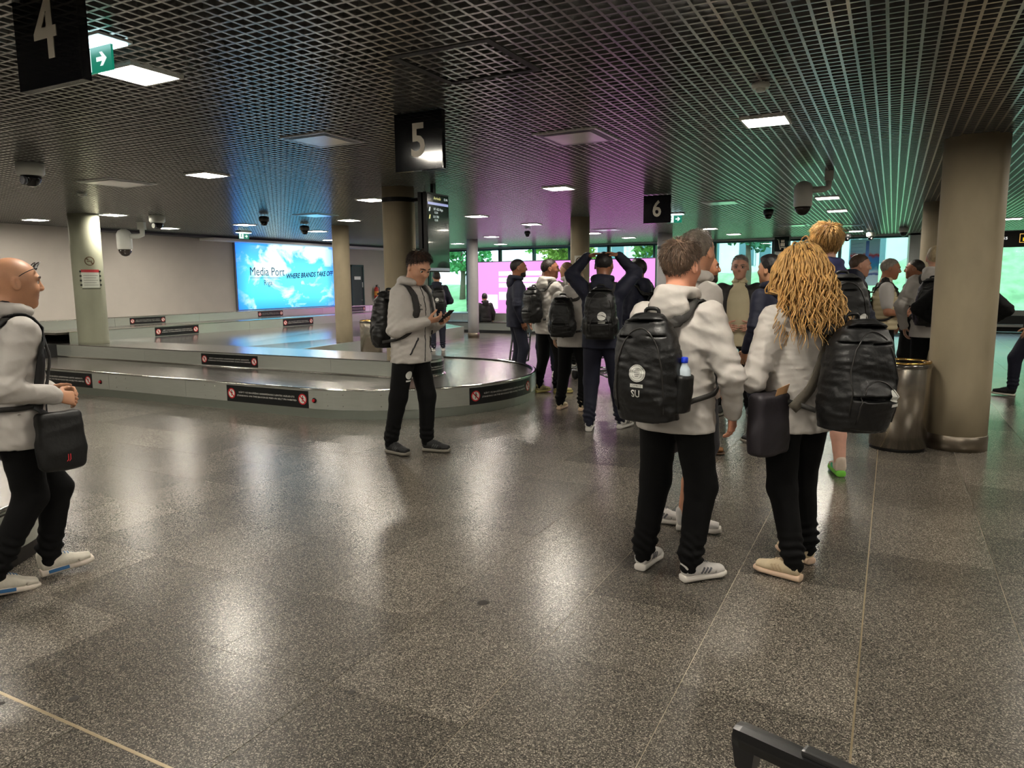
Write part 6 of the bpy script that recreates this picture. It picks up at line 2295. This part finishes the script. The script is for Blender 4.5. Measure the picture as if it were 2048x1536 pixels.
# --- very tall blond man in shorts
P18 = at_person(-.46, 6.08, 18, 1.905, 'tall blond man in shorts and a navy hooded top seen from behind', res=.0095, skin=(214, 166, 146),
                feet={'L': (-.13, -.06, 40), 'R': (.15, -.04, -6)}, shoes='white_green', top='navy', hood_m='hoodie', bottom='shorts', hem=.86,
                head=dict(hair='full', hair_c=(140, 100, 54), under_c=(112, 80, 48), strand_c=(188, 148, 88), strands=1800, yaw=-4, face=False, streak=.55))
P18.backpack('large black backpack with white patches on the tall blond man', dx=.03, dz=.0, size=1.0, deep=1.15, crest_r=.036, logo=(.10, 1.14))

# --- people in the group at the left of centre
P3 = at_person(-9.05, 13.75, 6, 1.76, 'man in navy with a black backpack standing alone beyond the carousel', res=.013, top='navy', bottom='navy_t', shoes='white', skin=TAN,
               head=dict(hair='short', hair_c=(40, 30, 24), face=False), zip=False, pockets=False, arms={'R': dict(e=(.30, .0, 1.12), w=(.14, .20, 1.05)), 'L': dict(e=(-.30, 0, 1.12), w=(-.14, .2, 1.05))})
P3.backpack('black backpack with a small crest on the lone man beyond the carousel', crest_r=.04, logo=(-.04, 1.16))
P4 = Person((-11.1, 19.55, 0), facing(-11.1, 19.55, 12), 1.68, 'seated person in a dark hooded coat on the conveyor by the pink screen', res=.014, top='navy', top_m='charcoal', bottom='black', shoes='white', skin=TAN, zip=False, pockets=False,
            drop=.50, lean=.06, hem=.86, feet={'R': (.12, .42, 0, .30), 'L': (-.12, .42, 0, .30)}, knee={'R': (.12, .40, .62), 'L': (-.12, .40, .62)}, head=dict(hair='full', hair_c=(34, 28, 30), face=False, pitch=-15))
P5 = at_person(-5.08, 9.92, -78, 1.85, 'bearded man in a navy hooded jacket standing left of the group', res=.0115, top='navy', bottom='navy_t', shoes='white', skin=BROWN, pockets=False,
               head=dict(hair='buzz', hair_c=(26, 20, 18), yaw=-4, beard=True), arms={'R': dict(e=(.27, -.05, 1.13), w=(.25, .03, .90)), })
P6 = at_person(-4.16, 9.06, -52, 1.81, 'man in a pale grey jacket with a black backpack reaching out towards the group', res=.0105, bottom='black', shoes='yellow', skin=BROWN, zip=False,
               head=dict(hair='crop', hair_c=(34, 26, 22), yaw=-34), feet={'R': (.12, .08, -20), 'L': (-.10, -.08, 6)},
               arms={'R': dict(e=(.25, .17, 1.16), w=(.10, .40, 1.06), d=(-.2, .9, -.2), n=(-.9, 0, .1))})
P6.backpack('black backpack on the man reaching out in the group', crest_r=0, size=.95)
P7 = at_person(-4.90, 10.66, 170, 1.75, 'young dark haired man in navy facing the camera within the group', res=.011, top='navy', bottom='navy_t', shoes='white', skin=(196, 146, 120), zip=False, pockets=False,
               head=dict(hair='short', hair_c=(22, 17, 15), hairline=-.012, pitch=-8, yaw=8))
crest(P7.jk, tuple(P7._ray(P7.jk, (-.085, .4, 1.30))), .042, P7.jo)
P8 = at_person(-5.02, 11.75, 30, 1.84, 'man in a pale grey jacket standing by the sticker column behind the group', res=.0125, bottom='black', skin=TAN, zip=False, head=dict(hair='crop', hair_c=(120, 90, 66), yaw=30, face=False))
P9 = at_person(-3.33, 7.95, -18, 1.675, 'short haired person in a pale grey jacket with a plain black backpack seen from behind', res=.0105, bottom='black', shoes='cream', skin=FAIR,
               head=dict(hair='crop', hair_c=(150, 122, 92), strands=700, yaw=-28, pitch=-10), feet={'R': (.14, .0, -25), 'L': (-.16, .0, 0)}, wide=1.05)
P9.backpack('plain black backpack on the short haired person in the group', dx=-.05, size=1.0, crest_r=0)
P10 = at_person(-2.60, 6.98, -4, 1.80, 'man in navy with both hands raised to his head seen from behind', res=.0100, top='navy', bottom='navy_t', shoes='white', skin=BROWN,
                head=dict(hair='crop', hair_c=(20, 16, 15), pitch=-14, yaw=-10, face=False), feet={'R': (.20, .12, -25), 'L': (-.12, -.05, 2)}, hem=.83, zip=False, pockets=False,
                arms={'R': dict(e=(.315, .07, 1.56), w=(.150, .05, 1.735), d=(-.85, -.15, .25), n=(-.3, -.1, -.9), curl=.35), 'L': dict(e=(-.315, .07, 1.55), w=(-.150, .05, 1.730), d=(.85, -.15, .25), n=(.3, -.1, -.9), curl=.35)})
P10.backpack('black backpack with white crest on the man holding his head', crest_r=.042, logo=(.02, 1.16))
P11 = at_person(-2.62, 8.22, 55, 1.76, 'man in navy with one arm raised, partly hidden behind the man holding his head', res=.0115, top='navy', bottom='navy_t', shoes='white', skin=BROWN,
                head=dict(hair='crop', hair_c=(20, 16, 15), yaw=10), arms={'R': dict(e=(.36, .12, 1.44), w=(.18, .20, 1.62), d=(-.6, -.1, .6), n=(-.5, 0, -.5))}, zip=False, pockets=False)
P11.backpack('black backpack on the man with one raised arm', crest_r=.036, size=.95)
P13 = at_person(-1.06, 4.42, -62, 1.80, 'grey haired man with bare legs hidden behind the man with the SU backpack', res=.0105, bottom='shorts', shoes='white_grey', skin=(196, 142, 112), zip=False,
                head=dict(hair='crop', hair_c=(112, 102, 92), strands=900, yaw=34, face=False), feet={'R': (.10, -.06, -30), 'L': (-.10, -.19, -30)})
P14 = at_person(-1.48, 6.45, -80, 1.735, 'bearded man in an off-white jacket in profile behind the man with the SU backpack', res=.0105, top_m='shell_w', bottom='black', shoes='brown', skin=BROWN, zip=False,
                head=dict(hair='buzz', hair_c=(40, 30, 26), beard=True, yaw=-6))
P14.backpack('black backpack on the bearded man in the off-white jacket', crest_r=0, size=.9)
P15 = at_person(-1.52, 8.45, 176, 1.78, 'grey haired man in an open dark jacket over a cream shirt facing the camera', res=.0105, top='open', top_m='charcoal', bottom='black', shoes='dark', skin=(196, 146, 124), build=1.06,
                head=dict(hair='crop', hair_c=(122, 116, 110), strands=700, pitch=-6), feet={'R': (.15, .02, -10), 'L': (-.15, 0, 10)},
                arms={'R': dict(e=(.30, -.04, 1.12), w=(.13, .19, 1.00), d=(-.8, .45, -.1), n=(.1, -.9, .0), curl=.6), 'L': dict(e=(-.31, -.05, 1.12), w=(-.16, .16, 1.0), d=(.7, .5, -.1), n=(-.1, -.9, 0), curl=.6)})
gl2 = P15.bag_root('eyeglasses', tuple(P15.hc), 'thin dark eyeglasses on the grey haired man facing the camera', 'glasses')
_h2 = lambda p: Vector(P15.Rm @ A(*p))
for e in (-1, 1):
    c_ = [(e * .032 + .022 * math.cos(a), .106 - .006 * abs(math.cos(a)), .004 + .015 * math.sin(a)) for a in np.linspace(0, 2 * math.pi, 17)[:-1]]
    MB().tube([_h2(p) for p in c_], .0018, 6, closed=True).build('rim', GLM, gl2)
    MB().tube([_h2((e * .054, .100, .008)), _h2((e * .078, .05, .010)), _h2((e * .082, -.01, .006))], .0016, 6).build('temple', GLM, gl2)
P16 = at_person(-.98, 7.05, 52, 1.72, 'dark haired man in a navy jacket mostly hidden by the curly haired woman', res=.0115, top='navy', bottom='navy_t', shoes='dark', skin=TAN, zip=False, head=dict(hair='full', hair_c=(18, 15, 15), yaw=6, face=False))
P19 = at_person(-.40, 9.75, -70, 1.80, 'short haired man in a dark jacket in profile behind the tall blond man', res=.0115, top='navy', top_m='charcoal', bottom='black', shoes='dark', skin=(204, 152, 128), head=dict(hair='buzz', hair_c=(84, 66, 54), yaw=-6, pitch=-6), zip=False)
P20 = at_person(-.08, 10.62, -82, 1.765, 'grey haired man in a cream padded vest over a white shirt', res=.0105, top='vest', bottom='black', shoes='white', skin=(176, 120, 90), hem=.87,
                head=dict(hair='crop', hair_c=(140, 132, 122), yaw=0, pitch=-8), arms={'R': dict(e=(.27, .0, 1.10), w=(.17, .25, 1.07), bare=True, d=(-.2, .9, .15), n=(-.8, 0, .4), curl=.8), 'L': dict(e=(-.26, .02, 1.10), w=(-.12, .28, 1.08), bare=True, d=(.2, .9, .1), n=(.8, 0, .4), curl=.8)})
P20.backpack('slim black backpack on the man in the padded vest', crest_r=0, size=.82, deep=.7)
wt = P20.bag_root('wrist_watch', (.185, .215, 1.075), 'black watch on the wrist of the man in the padded vest', 'watch')
MB().lathe([(.031, -.011), (.033, 0), (.031, .011)], n=20, cap=False).build('band', KM, wt)
MB().box(-.014, .014, -.036, -.030, -.014, .014).build('dial', M('watch_dial', (40, 42, 46), .2), wt)
wt.rotation_euler = (R(84), 0, wt.rotation_euler[2])
P21 = at_person(.42, 9.70, -10, 1.87, 'man in a pale grey jacket standing beside the thick column with his back turned', res=.0105, bottom='black', shoes='white', skin=FAIR, zip=False,
                head=dict(hair='crop', hair_c=(170, 152, 120), yaw=8, face=False), arms={'L': dict(e=(-.30, -.05, 1.14), w=(-.27, .03, .90))})
P21.backpack('black backpack on the man beside the thick column', crest_r=0, dx=.04)
P22 = at_person(.28, 11.35, 60, 1.76, 'dark faced man in black half hidden behind the man beside the thick column', res=.014, top='navy', top_m='black', bottom='black', skin=BROWN, zip=False, pockets=False, head=dict(hair='buzz', hair_c=(30, 24, 20), yaw=20))
P23 = at_person(1.68, 11.35, 84, 1.82, 'person in a black coat walking left at the right edge', res=.0115, top='navy', top_m='black', bottom='navy_t', shoes='black_white', skin=TAN, zip=False, pockets=False, head=dict(hair='short', hair_c=(30, 24, 20)),
                feet={'R': (.09, -.20, 0, .02, -15), 'L': (-.09, .22, 0, .0, 3)}, drop=.03)
P24 = at_person(.66, 9.05, -6, 1.76, 'person in black with a bent elbow standing behind the thick column', res=.0115, top='navy', top_m='black', bottom='black', shoes='dark', skin=TAN, zip=False, pockets=False, head=dict(hair='short', hair_c=(30, 24, 20), face=False),
                arms={'R': dict(e=(.40, -.06, 1.20), w=(.20, .06, 1.02), d=(-.8, .2, -.3), n=(-.2, .6, -.6)), 'L': dict(e=(-.40, -.06, 1.20), w=(-.20, .06, 1.02), d=(.8, .2, -.3), n=(.2, .6, -.6))}, fat=1.05, build=1.05)
